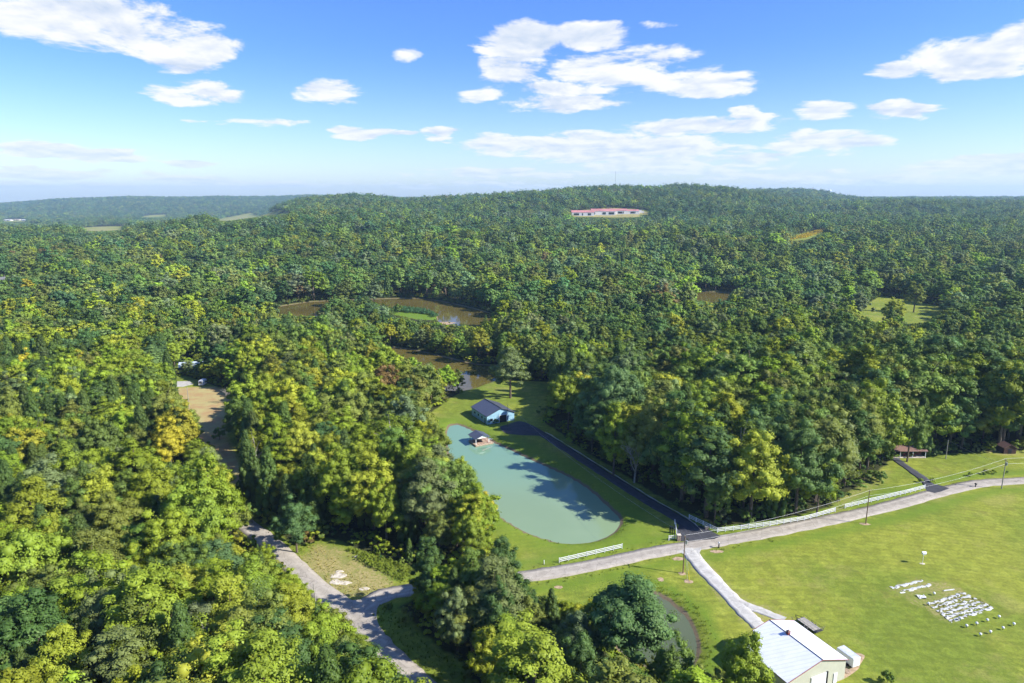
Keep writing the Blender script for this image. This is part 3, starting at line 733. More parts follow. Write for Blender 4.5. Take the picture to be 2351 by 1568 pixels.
# blue barn by the pond
ub = Vector((0.475, -0.88)).normalized(); vb = Vector((-ub.y, ub.x))
c0 = Vector((-10.0, 260.6)) - ub * 14.4
bb = root('pole_barn', (c0.x, c0.y, 0), 'pale blue metal pole barn with charcoal roof above the turquoise pond', 'barn')
mbf, _ = gable(bb, (c0.x, c0.y, 0), (ub.x, ub.y), 14.4, 12.4, 3.5, 5.9, M['wall_blue'], M['roof_char'], M['dark_metal'])
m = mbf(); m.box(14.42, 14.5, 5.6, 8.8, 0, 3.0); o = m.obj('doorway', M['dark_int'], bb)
m = mbf(); m.box(14.42, 14.56, 5.4, 5.6, 0, 3.15); m.box(14.42, 14.56, 8.8, 9.0, 0, 3.15); m.box(14.42, 14.56, 5.6, 8.8, 3.0, 3.15); m.obj('door_frame', M['white_paint'], bb)
m = mbf(); m.box(12.3, 13.0, -.09, -.02, 0, 2.3); m.obj('side_door', M['dark_int'], bb)
for k in range(3):
    m = mbf(); m.box(2.5 + k * 3.4, 3.6 + k * 3.4, -.07, -.02, 1.5, 2.3); w_ = m.obj('window', M['glass'], bb)
m = mbf(); m.box(14.41, 14.47, 1.4, 2.6, 1.2, 2.2); m.obj('window', M['glass'], bb)

# floating dock with gazebo
ud = ub; dk_o = Vector((-13.3, 238.2))
ux_, uy_ = vb, -ub          # x to the right-back, y to the far-left
def dk(): return MB((dk_o.x, dk_o.y, -0.85), (ux_.x, ux_.y), (uy_.x, uy_.y))
rd = root('dock', (dk_o.x, dk_o.y, -0.85), 'timber dock platform with an open gazebo, at the turquoise pond\'s right shore', 'dock')
m = dk(); m.box(0, 7.2, 0, 6.2, -.1, .42); m.obj('platform', M['dark_int'], rd)
m = dk(); m.box(-.06, 7.26, -.08, 0, .05, .52); m.box(-.06, 7.26, 6.2, 6.28, .05, .52); m.box(-.08, 0, 0, 6.2, .05, .52); m.box(7.2, 7.28, 0, 6.2, .05, .52); m.obj('fascia', M['deck'], rd)
for k in range(18):
    m = dk(); m.box(.02 + k * .4, .02 + k * .4 + .37, .01, 6.19, .42, .47 + random.uniform(0, .01)); m.obj('plank', M['deck'] if random.random() < .45 else M['deck2'], rd)
gx0, gx1, gy0, gy1 = .3, 5.6, .7, 5.9
for a in (gx0, gx1):
    for b in (gy0, gy1):
        m = dk(); m.box(a, a + .18, b, b + .18, .47, 2.75); m.obj('post', M['white_paint'] if b < 3 else M['grey_pole'], rd)
xr = (gx0 + gx1) / 2 + .1
for x0, x1, za, zb in ((gx0 - .5, xr, 2.65, 3.9), (xr, gx1 + .7, 3.9, 2.65)):
    m = dk(); m.slab([(x0, gy0 - .6, za + .12), (x1, gy0 - .6, zb + .12), (x1, gy1 + .7, zb + .12), (x0, gy1 + .7, za + .12)], .1); m.obj('roof', M['roof_char'], rd)
m = dk(); m.add([(gx0, gy0 - .2, 2.75), (gx1 + .2, gy0 - .2, 2.75), (xr, gy0 - .2, 3.85), (gx0, gy0 - .1, 2.75), (gx1 + .2, gy0 - .1, 2.75), (xr, gy0 - .1, 3.85)], [(0, 1, 2), (5, 4, 3), (0, 2, 5, 3), (2, 1, 4, 5), (1, 0, 3, 4)])
m.obj('gable', M['white_paint'], rd)
m = dk(); m.box(7.4, 12.2, 3.6, 4.8, .3, .42); gw = m.obj('gangway', M['steel'], rd)
t = root('picnic_table', (*(dk_o + ux_ * 3 + uy_ * 3.2), -.38), 'small brown table under the gazebo roof', 'table')
def tb(): return MB((dk_o.x, dk_o.y, -0.85), (ux_.x, ux_.y), (uy_.x, uy_.y))
m = tb(); m.box(2.2, 4.0, 2.8, 3.6, 1.17, 1.22); m.obj('tabletop', M['deck2'], t)
for b in (2.3, 3.8):
    m = tb(); m.box(2.3, 3.9, b, b + .28, .9, .95); m.obj('bench', M['deck2'], t)
for a in (2.4, 3.7):
    m = tb(); m.box(a, a + .08, 2.3, 4.08, .82, .9); m.box(a, a + .08, 2.9, 3.0, .47, .82); m.box(a, a + .08, 3.4, 3.5, .47, .82); m.box(a, a + .08, 3.15, 3.25, .9, 1.17); m.obj('trestle', M['deck2'], t)
# fallen limb floating beside the dock
px_, py_ = G(1118, 1030, -.85)
m = MB((px_, py_, -.85)); m.bar((-1.6, -1.8, .02), (1.8, 1.4, .25), .10, .05); m.bar((-.4, -.8, .1), (-2.4, .2, .05), .06, .03)
o = m.obj('floating_branch', M['bark_pale']); tag(o, 'pale fallen branch floating in the pond beside the dock', 'branch')

# brown-roofed house at the right
hr = root('house', (126, 225.6, 0), 'brown shingle roofed house with a front porch, behind the right wood edge', 'house')
m = MB((126, 227.6, 0)); m.box(0, 18.6, 0, 10.4, -.2, 2.8); m.add([(18.6, 0, 2.8), (18.6, 10.4, 2.8), (18.6, 4.9, 5.3)], [(0, 1, 2)]); m.obj('wall', M['wall_brick'], hr)
m = MB((126, 225.0, 0)); m.slab([(-.4, 0, 2.55), (19.4, 0, 2.55), (19.4, 7.6, 5.5), (-.4, 7.6, 5.5)], .14); m.obj('roof', M['roof_brown'], hr)
m = MB((126, 225.0, 0)); m.slab([(-.4, 7.6, 5.5), (19.4, 7.6, 5.5), (19.4, 13.6, 2.7), (-.4, 13.6, 2.7)], .14); m.obj('roof', M['roof_brown'], hr)
for k in range(5):
    m = MB((126, 225.2, 0)); m.box(1 + k * 4.4, 1.16 + k * 4.4, 0, .16, 0, 2.5); m.obj('porch_post', M['white_paint'], hr)
m = MB((126, 225.1, 0)); m.box(0, 19, 0, 2.5, -.1, .16); m.obj('porch_floor', M['rock'], hr)
for k in range(3):
    m = MB((126, 227.5, 0)); m.box(8.5 + k * 3.2, 9.8 + k * 3.2, 0, .08, .9, 2.1); w_ = m.obj('window', M['glass'], hr)
m = MB((126, 227.5, 0)); m.box(12.9, 13.8, -.02, .08, .1, 2.2) if False else m.box(6.6, 7.5, 0, .08, .1, 2.2); m.obj('door', M['door_white'], hr)
for k in range(3):
    x_ = 137.8 + k * 1.7
    c = root('porch_chair', (x_, 226.0, .16), ['red porch chair left of two others', 'red porch chair between two others', 'red porch chair at the right end of the porch'][k], 'chair', 'red chairs on the house porch')
    m = MB((x_, 226.0, .16)); m.box(-.3, .3, -.3, .3, .38, .45); m.obj('seat', M['trim_red'], c)
    m = MB((x_, 226.0, .16)); m.box(-.3, .3, .24, .31, .45, 1.1); m.obj('backrest', M['trim_red'], c)
    for a in (-.28, .22):
        for b in (-.28, .22): m = MB((x_, 226.0, .16)); m.box(a, a + .06, b, b + .06, 0, .38); m.obj('leg', M['trim_red'], c)

# garden shed at the right edge
x0, y0 = G(2304, 1042); x1, _ = G(2333, 1042)
sh = root('shed', (x0, y0, 0), 'small dark wooden shed with a tan gable roof at the right edge', 'shed')
gable(sh, (x0 + 4.3, y0, 0), (0.0, 1.0), 3.6, 4.3, 2.2, 3.4, M['wall_wood'], M['roof_brown'], None, .25)
m = MB((x0, y0, 0)); m.box(1.5, 2.7, -.06, -.01, 0, 1.9); m.obj('door', M['dark_int'], sh)
# low log pile beside the shed
xl, yl = G(2278, 1036)
lp = root('log_pile', (xl, yl, 0), 'low dark stack of firewood left of the shed', 'log pile')
for r_ in range(3):
    for k in range(9 - r_):
        m = MB((xl, yl, 0)); m.bar((k * .34 + r_ * .17 - 1.4, -.5, .17 + r_ * .29), (k * .34 + r_ * .17 - 1.4, .6, .17 + r_ * .29), .16, n=7); m.obj('log', M['bark'], lp)

# house hidden in the left wood
xa, ya = G(412, 856); xb_, yb_ = G(470, 850)
hl = root('house', (xa, ya, 0), 'low house with pale steel roof half hidden in the left wood', 'house')
gable(hl, (xa, ya, 0), (0.97, 0.243), 15.0, 8.0, 2.9, 4.6, M['wall_white'], M['steel_roof'], None, .6)
def ul(): return MB((xa, ya, 0), (0.97, 0.243))
for k in range(3): m = ul(); m.box(2 + k * 4.5, 3.2 + k * 4.5, -.07, -.01, 1, 2.1); m.obj('window', M['glass'], hl)
m = ul(); m.box(5.0, 5.9, -.07, -.01, 0, 2.1); m.obj('door', M['dark_int'], hl)
# white camper beside it
xc, yc = G(466, 884)
ca = root('camper', (xc, yc, 0), 'white camper with rounded roof parked at the clearing\'s top edge', 'camper')
m = MB((xc, yc, 0)); m.prism([(-1.1, -2.2), (1.1, -2.2), (1.1, 2.2), (-1.1, 2.2)], .5, 2.5); m.prism([(-.9, -2.0), (.9, -2.0), (.9, 2.0), (-.9, 2.0)], 2.5, 2.75); m.obj('body', M['white_paint'], ca)
m = MB((xc, yc, 0)); m.box(-.6, .6, -2.25, -2.2, 1.5, 2.1); m.obj('window', M['glass'], ca)
for s_ in (-1.12, .94): m = MB((xc, yc, 0)); m.bar((s_, .2, .33), (s_ + .18, .2, .33), .33, n=12); m.obj('wheel', M['dark_metal'], ca)

# far-left dark house
xq, yq = G(-14, 652)
hq = root('house', (xq, yq, 0), 'blue-grey house at the far left edge by a pale track', 'house')
gable(hq, (xq, yq, 0), (1, 0), 14, 9, 4.6, 7.2, M['wall_blue'], M['roof_grey'], None, .4)
m = MB((xq, yq, 0)); m.box(10.5, 13.4, -.08, -.01, 0, 2.6); m.obj('garage_door', M['door_white'], hq)
for k in range(2): m = MB((xq, yq, 0)); m.box(2 + k * 4, 3.4 + k * 4, -.08, -.01, 1.3, 2.8); m.obj('window', M['glass'], hq)

# ------------------------------------------------------------------ trailers by the white barn
tx, ty = G(1858, 1440)
ta = Vector((0.40, -0.916)).normalized()
tn = Vector((-ta.y, ta.x))
def tm(): return MB((tx, ty, 0), (ta.x, ta.y), (tn.x, tn.y))
ft = root('trailer', (tx, ty, 0), 'flatbed utility trailer with pale plank deck behind the white barn', 'trailer')
m = tm(); m.box(-2.6, 2.6, -1.05, 1.05, .58, .66); m.obj('bed_frame', M['dark_metal'], ft)
for k in range(8): m = tm(); m.box(-2.4, 2.0, -.98 + k * .245, -.98 + k * .245 + .22, .66, .71); m.obj('plank', M['plank_grey'], ft)
m = tm()
for y_ in (-1.05, 1.05):
    m.bar((-2.6, y_, 1.15), (2.6, y_, 1.15), .035, n=5)
    for k in range(6): m.bar((-2.6 + k * 1.04, y_, .6), (-2.6 + k * 1.04, y_, 1.15), .03, n=4)
m.obj('side_rail', M['dark_metal'], ft)
m = tm()
for k in range(6): m.bar((2.62, -1.0 + k * .4, .62), (2.9, -1.0 + k * .4, 1.75), .03, n=4)
for k in range(4): m.bar((2.64 + k * .09, -1.0, .7 + k * .35), (2.64 + k * .09, 1.0, .7 + k * .35), .025, n=4)
m.obj('ramp_gate', M['dark_metal'], ft)
m = tm(); m.bar((-2.6, -.7, .6), (-3.9, 0, .55), .05); m.bar((-2.6, .7, .6), (-3.9, 0, .55), .05); m.bar((-3.8, 0, 0), (-3.8, 0, .7), .04); m.obj('drawbar', M['dark_metal'], ft)
for s_ in (-1.32, 1.12):
    for a_ in (-.4, .4): m = tm(); m.bar((a_, s_, .34), (a_, s_ + .2, .34), .34, n=12); m.obj('wheel', M['dark_metal'], ft)
# green machine loaded beside the trailer
def tq(): return MB((tx, ty, 0), (ta.x, ta.y), (tn.x, tn.y))
mo = root('mower', (*(Vector((tx, ty)) + ta * .6 - tn * 2.2), 0), 'small green riding mower between the flatbed trailer and the barn', 'mower')
m = tq(); m.box(-.1, .9, -2.5, -1.95, .3, .8); m.box(.0, .45, -2.42, -2.03, .8, .85); m.obj('body', simple_mat('green_paint', (.03, .12, .07)), mo)
m = tq(); m.box(.7, 1.1, -2.45, -2.0, .7, .8); m.box(.98, 1.1, -2.45, -2.0, .8, 1.15); m.obj('seat', M['dark_int'], mo)
for a_ in (0, .95):
    for s_ in (-2.68, -1.98): m = tq(); m.bar((a_, s_, .25), (a_, s_ + .18, .25), .25, n=10); m.obj('wheel', M['dark_metal'], mo)
# enclosed cargo trailer
bx, by = G(1948, 1522)
def cm(): return MB((bx, by, 0), (ta.x, ta.y), (tn.x, tn.y))
ct = root('cargo_trailer', (bx, by, 0), 'white enclosed box trailer parked at the white barn\'s right corner', 'trailer')
m = cm(); m.box(-2.2, 1.7, -.95, .95, .45, 2.25); m.obj('body', M['door_white'], ct)
m = cm(); m.box(-2.12, 1.62, -.87, .87, 2.25, 2.29); m.obj('roof', simple_mat('pale_aluminium_roof', (.5, .53, .56)), ct)
m = cm(); m.box(-2.23, 1.73, -.98, -.95, .42, .5); m.box(-2.23, 1.73, .95, .98, .42, .5); m.box(-2.23, 1.73, -.98, -.95, 2.2, 2.26); m.box(-2.23, 1.73, .95, .98, 2.2, 2.26); m.obj('edge_trim', M['steel'], ct)
m = cm(); m.box(1.7, 1.73, -.8, .8, .55, 2.15); m.obj('rear_door', M['white_paint'], ct)
for s_ in (-1.12, .97):
    for a_ in (-.1, .62): m = cm(); m.bar((a_, s_, .33), (a_, s_ + .15, .33), .33, n=12); m.obj('wheel', M['dark_metal'], ct)
m = cm(); m.bar((-2.2, -.6, .5), (-3.2, 0, .48), .05); m.bar((-2.2, .6, .5), (-3.2, 0, .48), .05); m.obj('drawbar', M['dark_metal'], ct)
# clutter beside the barn
def clutter(name, px, py, label, cat, build):
    a, b = G(px, py); o = root(name, (a, b, 0), label, cat); build(o, a, b)
def b_tank(o, a, b):
    m = MB((a, b, 0)); m.bar((-.6, 0, .45), (.6, .25, .45), .4, n=14); m.obj('tank', M['white_paint'], o)
    for k_ in (-.45, .35): m = MB((a, b, 0)); m.box(k_, k_ + .1, -.3, .4, 0, .15); m.obj('cradle', M['trim_red'], o)
    m = MB((a, b, 0)); m.bar((0, .1, .8), (0, .1, .95), .1); m.obj('valve_cap', M['trim_red'], o)
clutter('propane_tank', 1919, 1556, 'white horizontal tank lying by the white barn\'s front wall', 'tank', b_tank)
def b_pallet(o, a, b):
    for k in range(6): m = MB((a, b, 0), (ta.x, ta.y)); m.box(-.6, .6, -.6 + k * .21, -.6 + k * .21 + .15, .12, .15); m.obj('slat', M['deck'], o)
    for k in range(3): m = MB((a, b, 0), (ta.x, ta.y)); m.box(-.55 + k * .5, -.45 + k * .5, -.6, .6, 0, .12); m.obj('runner', M['deck'], o)
clutter('pallet', 1944, 1541, 'worn timber pallet on the ground below the box trailer', 'pallet', b_pallet)
def b_wheelbarrow(o, a, b):
    m = MB((a, b, 0)); m.add([(-.3, -.45, .35), (.3, -.45, .35), (.3, .35, .35), (-.3, .35, .35), (-.42, -.6, .7), (.42, -.6, .7), (.42, .5, .7), (-.42, .5, .7)], [(3, 2, 1, 0), (0, 1, 5, 4), (1, 2, 6, 5), (2, 3, 7, 6), (3, 0, 4, 7)]); m.obj('tray', M['dark_metal'], o)
    m = MB((a, b, 0)); m.bar((-.05, .7, .2), (.05, .7, .2), .2, n=12); m.obj('wheel', M['dark_int'], o)
    m = MB((a, b, 0)); m.bar((-.3, .7, .25), (-.35, -1.2, .55), .03); m.bar((.3, .7, .25), (.35, -1.2, .55), .03); m.bar((-.3, -.4, .4), (-.3, -.4, 0), .03); m.bar((.3, -.4, .4), (.3, -.4, 0), .03); m.obj('handle', M['grey_pole'], o)
clutter('wheelbarrow', 1937, 1530, 'dark wheelbarrow standing against the box trailer', 'wheelbarrow', b_wheelbarrow)
sheet('soil_patch', smooth_loop(GP([(1958, 1500), (1985, 1505), (1975, 1525), (1968, 1538), (1930, 1562), (1880, 1572), (1905, 1552), (1935, 1545), (1955, 1530)]), 3), M['soil'], 0.03, 'bare tan soil round the box trailer', 0.04)

# ------------------------------------------------------------------ fences
def fence(name, pts, label, group=None, h=1.35, step=2.45, rails=3):
    pts = [Vector((*G(*q), 0)) for q in pts]
    rt = root(name, pts[0], label, 'fence', group)
    post = None; rail = None; last = None
    spots = []
    for a, b in zip(pts[:-1], pts[1:]):
        L = (b - a).length; n = max(1, round(L / step))
        for k in range(n): spots.append(a.lerp(b, k / n))
    spots.append(pts[-1])
    for p in spots:
        if post is None:
            m = MB(); m.box(-.09, .09, -.09, .09, -.1, h); m.add([(-.11, -.11, h), (.11, -.11, h), (.11, .11, h), (-.11, .11, h), (0, 0, h + .1)], [(0, 1, 4), (1, 2, 4), (2, 3, 4), (3, 0, 4), (3, 2, 1, 0)])
            o = m.obj('post', M['white_paint'], rt); o.location = (0, 0, 0); post = o.data
            post.transform(__import__('mathutils').Matrix.Translation(rt.location))
        else: o = link('post', post, rt)
        o.location = p - pts[0]
    rme = None
    for a, b in zip(spots[:-1], spots[1:]):
        L = (b - a).length; ang = math.atan2(b.y - a.y, b.x - a.x)
        for k in range(rails):
            if rme is None:
                mm = MB(); mm.box(0, 1, -.025, .025, -.075, .075); o = mm.obj('rail', M['white_paint']); o.parent = rt; rme = o.data
            else: o = link('rail', rme, rt)
            o.location = (a - pts[0]) + Vector((0, 0, h - .13 - k * .42)); o.rotation_euler = (0, 0, ang); o.scale = (L, 1, 1)
    return rt
fence('fence', [(1284, 1292), (1428, 1259)], 'short white three-rail fence standing alone between pond and road')
fence('fence', [(1535.5, 1240.5), (1553.5, 1238), (1553, 1225), (1551, 1212), (1549, 1203)], 'small white fence left of the black driveway mouth')
fence('fence', [(1582, 1191), (1614, 1206), (1647, 1222), (1719, 1214), (1783.5, 1204.5), (1846, 1194.5), (1917, 1175)], 'long white fence bending along the foot of the dark wood')
fence('fence', [(1939.5, 1167), (1985, 1156), (2030, 1145.5), (2078, 1134), (2123, 1122)], 'straight white fence on the lawn left of the narrow driveway')
# thin chain between the two long fences
a_ = Vector((*G(1917, 1175), .9)); b_ = Vector((*G(1939.5, 1167), .9)); m = MB(); pr = a_
for k in range(1, 9):
    t_ = k / 8; q_ = a_.lerp(b_, t_) - Vector((0, 0, .5 * (1 - (2 * t_ - 1) ** 2))); m.bar(pr, q_, .03, n=4); pr = q_
tag(m.obj('chain', M['grey_pole']), 'thin sagging chain closing the gap between the two long fences', 'chain')
# gate pillars and stonework at the driveway mouth
for q, lb in (((1558, 1241), 'tan stone gate pillar left of the black driveway mouth'), ((1622, 1214), 'low curved tan stone pier right of the black driveway mouth')):
    a, b = G(*q); r_ = root('stone_pillar', (a, b, 0), lb, 'pillar')
    hh = 1.9 if q[0] < 1600 else .8
    lay = int(hh / .24)
    for k in range(lay):
        j = .04 * (k % 2)
        m = MB((a, b, 0)); m.box(-.45 + j, .0 - .01, -.45, .45 - j, k * .24, k * .24 + .22); m.obj('stone', M['stone'], r_)
        m = MB((a, b, 0)); m.box(.01, .45 - j, -.45 + j, .45, k * .24, k * .24 + .22); m.obj('stone', M['stone'], r_)
    m = MB((a, b, 0)); m.box(-.52, .52, -.52, .52, lay * .24, lay * .24 + .1); m.obj('cap', M['rock'], r_)
a, b = G(1546, 1231)
for k in range(3):  # three narrow dark uprights with pointed tops
    xk, yk = G(1538.5 + k * 4.6, 1222 + k * 1.5)
    m = MB((xk, yk, 0)); m.box(-.13, .13, -.13, .13, 0, 1.95); m.add([(-.15, -.15, 1.95), (.15, -.15, 1.95), (.15, .15, 1.95), (-.15, .15, 1.95), (0, 0, 2.1)], [(0, 1, 4), (1, 2, 4), (2, 3, 4), (3, 0, 4), (3, 2, 1, 0)])
    o = m.obj('dark_upright', M['dark_metal']); tag(o, ['leftmost of three dark uprights behind the small white fence', 'middle of three dark uprights behind the small white fence', 'rightmost of three dark uprights behind the small white fence'][k], 'post', 'dark uprights behind the small fence')

# ------------------------------------------------------------------ poles and wires
def pole(px, py, h, label, mat, arm=True, trans=False, r=.16, slack=None):
    a, b = G(px, py); o = root('utility_pole', (a, b, 0), label, 'utility pole', 'utility poles')
    m = MB((a, b, 0)); m.bar((0, 0, -.3), (0, 0, h), r, r * .65, 8); m.obj('pole', mat, o)
    if arm:
        m = MB((a, b, 0)); m.box(-.06, .06, -.9, .9, h - .55, h - .43); m.obj('crossarm', M['wood_pole'], o)
        for y_ in (-.8, 0, .8): m = MB((a, b, 0)); m.bar((0, y_, h - .43 if y_ else h), (0, y_, (h - .43 if y_ else h) + .25), .06, .04); m.obj('insulator', M['steel'], o)
    if trans: m = MB((a, b, 0)); m.bar((.42, 0, h - 2.1), (.42, 0, h - 1.2), .27, n=12); m.bar((.1, 0, h - 1.6), (.3, 0, h - 1.6), .05); m.obj('transformer', M['steel'], o)
    return Vector((a, b, h))
P1 = pole(1568, 1316, 9.9, 'tall pole beside the gravel drive with transformer and guy wires', M['wood_pole'], True, True)
P2 = pole(1987.5, 1202, 10.0, 'brown pole in front of the straight white fence', M['wood_pole'], False)
P3 = pole(2299, 1122, 9.9, 'grey pole with transformer at the road near the right edge', M['grey_pole'], True, True)
P4 = pole(2171, 1053, 6.9, 'short pale pole on the shaded lawn right of the brown roofed house', M['grey_pole'], False)
P5 = pole(1165, 980, 9.4, 'dark slender pole in front of the blue barn', M['dark_metal'], False, r=.09)
P6 = pole(727, 1395, 5.9, 'leaning grey pole beside the left lane junction', M['grey_pole'], False)
assert 'leaning' in bpy.data.objects['utility_pole.005']['label']
bpy.data.objects['utility_pole.005'].rotation_euler = (0.0, R(-4.0), 0.0)
P7 = pole(434.6, 938, 9.7, 'pale pole at the left side of the orange clearing', M['grey_pole'], False)
def wire(a, b, sag, label, r=.022, n=14):
    m = MB(); pr = a
    for k in range(1, n + 1):
        t_ = k / n; q_ = a.lerp(b, t_) - Vector((0, 0, sag * (1 - (2 * t_ - 1) ** 2))); m.bar(pr, q_, r, n=4); pr = q_
    tag(m.obj('power_line', M['wire']), label, 'power line', 'overhead power lines')
up = Vector((0, 0, .2)); dn = Vector((0, 0, -1.6))
wire(P1 + up, P2 + up * 0, 1.3, 'upper wire from the gravel drive pole to the brown fence pole')
wire(P1 + dn, P2 + dn, 1.4, 'lower wire from the gravel drive pole to the brown fence pole')
wire(P2, P3 + up, 1.3, 'upper wire from the brown fence pole to the right edge pole')
wire(P2 + dn, P3 + dn, 1.4, 'lower wire from the brown fence pole to the right edge pole')
wire(P3 + up, Vector((215, 214, 10.5)), 1.2, 'upper wire leaving the frame from the right edge pole')
wire(P3 + dn, Vector((215, 214, 8.8)), 1.2, 'lower wire leaving the frame from the right edge pole')
wire(P1 + up, P5, 2.5, 'long wire from the gravel drive pole to the blue barn pole')
wire(P3 + dn, P4, .8, 'wire from the right edge pole to the short pale pole')
wire(P1 + Vector((0, 0, -.4)), Vector((1.5 + G(1578, 1333)[0] - G(1578, 1333)[0] + G(1578, 1333)[0] - 1.5, G(1578, 1333)[1], 0)), 0, 'left guy wire running down to its yellow sleeve')
wire(P1 + Vector((0, 0, -1.4)), Vector((G(1583, 1334)[0], G(1583, 1334)[1], 0)), 0, 'right guy wire running down to its yellow sleeve')
for q, top, lb in (((1577.5, 1332), P1 + Vector((0, 0, -.4)), 'left yellow sleeve on the guy wires beside the tall pole'), ((1583, 1334), P1 + Vector((0, 0, -1.4)), 'right yellow sleeve on the guy wires beside the tall pole')):
    base = Vector((*G(*q), 0)); tp = base.lerp(top, .25)
    m = MB(); m.bar(base, tp, .055, n=6); tag(m.obj('guy_sleeve', M['yellow']), lb, 'guy guard', 'yellow guy wire sleeves')
def blob_patch(name, px, py, rx, ry, mat, label, z=.03, seed=0):
    c = G(px, py); rr_ = random.Random(seed); pts = []
    for k in range(16):
        a_ = 2 * math.pi * k / 16; j = rr_.uniform(.75, 1.2); pts.append((c[0] + rx * j * math.cos(a_), c[1] + ry * j * math.sin(a_)))
    return sheet(name, pts, mat, z, label, .06)
blob_patch('soil_patch', 1566, 1317, .95, .8, M['soil'], 'pale bare soil at the foot of the tall pole', .03, 1)
blob_patch('soil_patch', 1580, 1335, 1.0, .9, M['soil'], 'bare soil round the guy anchors', .03, 2)
blob_patch('soil_patch', 1517, 1330, .8, .9, M['soil'], 'round bare hole in the lawn above the small pond', .03, 3)
blob_patch('soil_patch', 1986, 1203, 1.4, .9, M['soil'], 'bare soil at the foot of the brown fence pole', .03, 4)
blob_patch('soil_patch', 1557, 1283, 1.4, .9, M['soil'], 'reddish bare soil left of the gravel mouth', .03, 5)
blob_patch('soil_patch', 1645, 1266, 1.7, .8, M['soil'], 'reddish bare soil right of the gravel mouth', .03, 6)
blob_patch('soil_patch', 1282, 1348, 1.2, .7, M['soil'], 'small worn patch on the lawn below the road', .03, 7)
blob_patch('soil_patch', 1022, 742, 7, 6, M['soil'], 'brown bare soil on the spit by the reeds', .06, 8)
def flat_rock(px, py, rx, ry, hgt, label, seed):
    c = G(px, py); rr_ = random.Random(seed); n = 11
    ring = [(rx * rr_.uniform(.7, 1.2) * math.cos(2 * math.pi * k / n), ry * rr_.uniform(.7, 1.2) * math.sin(2 * math.pi * k / n)) for k in range(n)]
    vs = [(a, b, -.05) for a, b in ring] + [(a * .85, b * .85, hgt * rr_.uniform(.6, 1)) for a, b in ring] + [(a * .4, b * .4, hgt * rr_.uniform(.8, 1.3)) for a, b in ring] + [(0, 0, hgt)]
    fs = []
    for r_ in range(2): fs += [(r_ * n + i, r_ * n + (i + 1) % n, (r_ + 1) * n + (i + 1) % n, (r_ + 1) * n + i) for i in range(n)]
    fs += [(2 * n + i, 2 * n + (i + 1) % n, 3 * n) for i in range(n)]
    m = MB((c[0], c[1], 0)); m.add(vs, fs); o = m.obj('rock', M['rock']); tag(o, label, 'rock', 'pale rocks in the dry grass')
for i, (a, b, rx, ry, lb) in enumerate([(775, 1322, 2.2, 1.4, 'large pale flat rock sheet, top of the outcrop in the dry grass'), (768, 1336, 1.4, 1.3, 'pale flat rock at the lower left of the outcrop'), (788, 1338, 2.0, 1.1, 'pale flat rock at the lower right of the outcrop'),
        (778, 1312, 1.2, .6, 'small pale rock at the upper rim of the outcrop'), (822, 1278, 1.6, .6, 'pale flat slab among weeds right of the dry patch'), (835, 1352, 1.6, .7, 'faint pale rock near the lane bend below the outcrop')]):
    flat_rock(a, b, rx, ry, .14, lb, 20 + i)
# mailboxes
def mailbox(px, py, label, h=1.1, mat=None):
    a, b = G(px, py); o = root('mailbox', (a, b, 0), label, 'mailbox', 'mailboxes')
    m = MB((a, b, 0)); m.box(-.12, .12, -.12, .12, -.1, h); m.obj('post', M['dark_metal'], o)
    m = MB((a, b, 0)); m.box(-.18, .18, -.35, .3, h, h + .22); m.bar((0, -.35, h + .22), (0, .3, h + .22), .18, n=10); m.obj('box', mat or M['white_paint'], o)
mailbox(1650, 1258, 'white mailbox on a dark post opposite the black driveway', 1.25)
mailbox(2239, 1118, 'dark mailbox at the roadside near the right pole', .9, M['dark_metal'])
a, b = G(1249, 1296); m = MB((a, b, 0)); m.bar((0, 0, -.1), (0, 0, 1.1), .1, n=8); m.ball((0, 0, 1.1), .11); tag(m.obj('marker_post', M['white_paint']), 'white marker post left of the lone white fence', 'post')
# martin house on its pole
a, b = G(2117.6, 1294); o = root('bird_house', (a, b, 0), 'white box birdhouse on a tall pole above the garden', 'birdhouse')
m = MB((a, b, 0)); m.bar((0, 0, 0), (0, 0, 2.7), .05); m.obj('pole', M['white_paint'], o)
m = MB((a, b, 0)); m.box(-.4, .4, -.35, .35, 2.6, 3.05); m.obj('box', M['white_paint'], o)
m = MB((a, b, 0)); m.add([(-.5, -.45, 3.05), (.5, -.45, 3.05), (.5, .45, 3.05), (-.5, .45, 3.05), (-.5, 0, 3.35), (.5, 0, 3.35)], [(0, 1, 5, 4), (2, 3, 4, 5), (0, 4, 3), (1, 2, 5), (3, 2, 1, 0)]); m.obj('roof', M['white_paint'], o)
blob_patch('soil_patch', 2117.6, 1294, .7, .4, M['rock'], 'pale ring at the foot of the birdhouse pole', .035, 9)
# white globe-topped stakes
BL = [(2218.5, 1438, 'at the left end of the upper row'), (2241.5, 1432.5, 'second from left in the upper row'), (2266, 1425, 'third from left in the upper row'), (2293, 1417, 'at the right end of the upper row'),
      (2250, 1457.7, 'at the left end of the lower row'), (2273, 1452, 'second from left in the lower row'), (2302, 1443, 'third from left in the lower row'), (2327, 1434, 'at the right end of the lower row'),
      (2204.6, 1421.5, 'touching the lowest mulch row'), (2144, 1363.6, 'between the two garden plots'), (2131.5, 1387, 'at the top left corner of the big plot')]
for px, py, w_ in BL:
    a, b = G(px, py + 3); o = root('ball_planter', (a, b, 0), 'white ball-shaped planter ' + w_ + ' beside the garden', 'planter', 'white ball planters by the garden')
    m = MB((a, b, 0)); m.bar((0, 0, 0), (0, 0, .35), .06); m.obj('stake', M['dark_metal'], o)
    m = MB((a, b, 0)); m.ball((0, 0, .58), .29, 12, 8, .9); m.obj('globe', M['white_paint'], o)
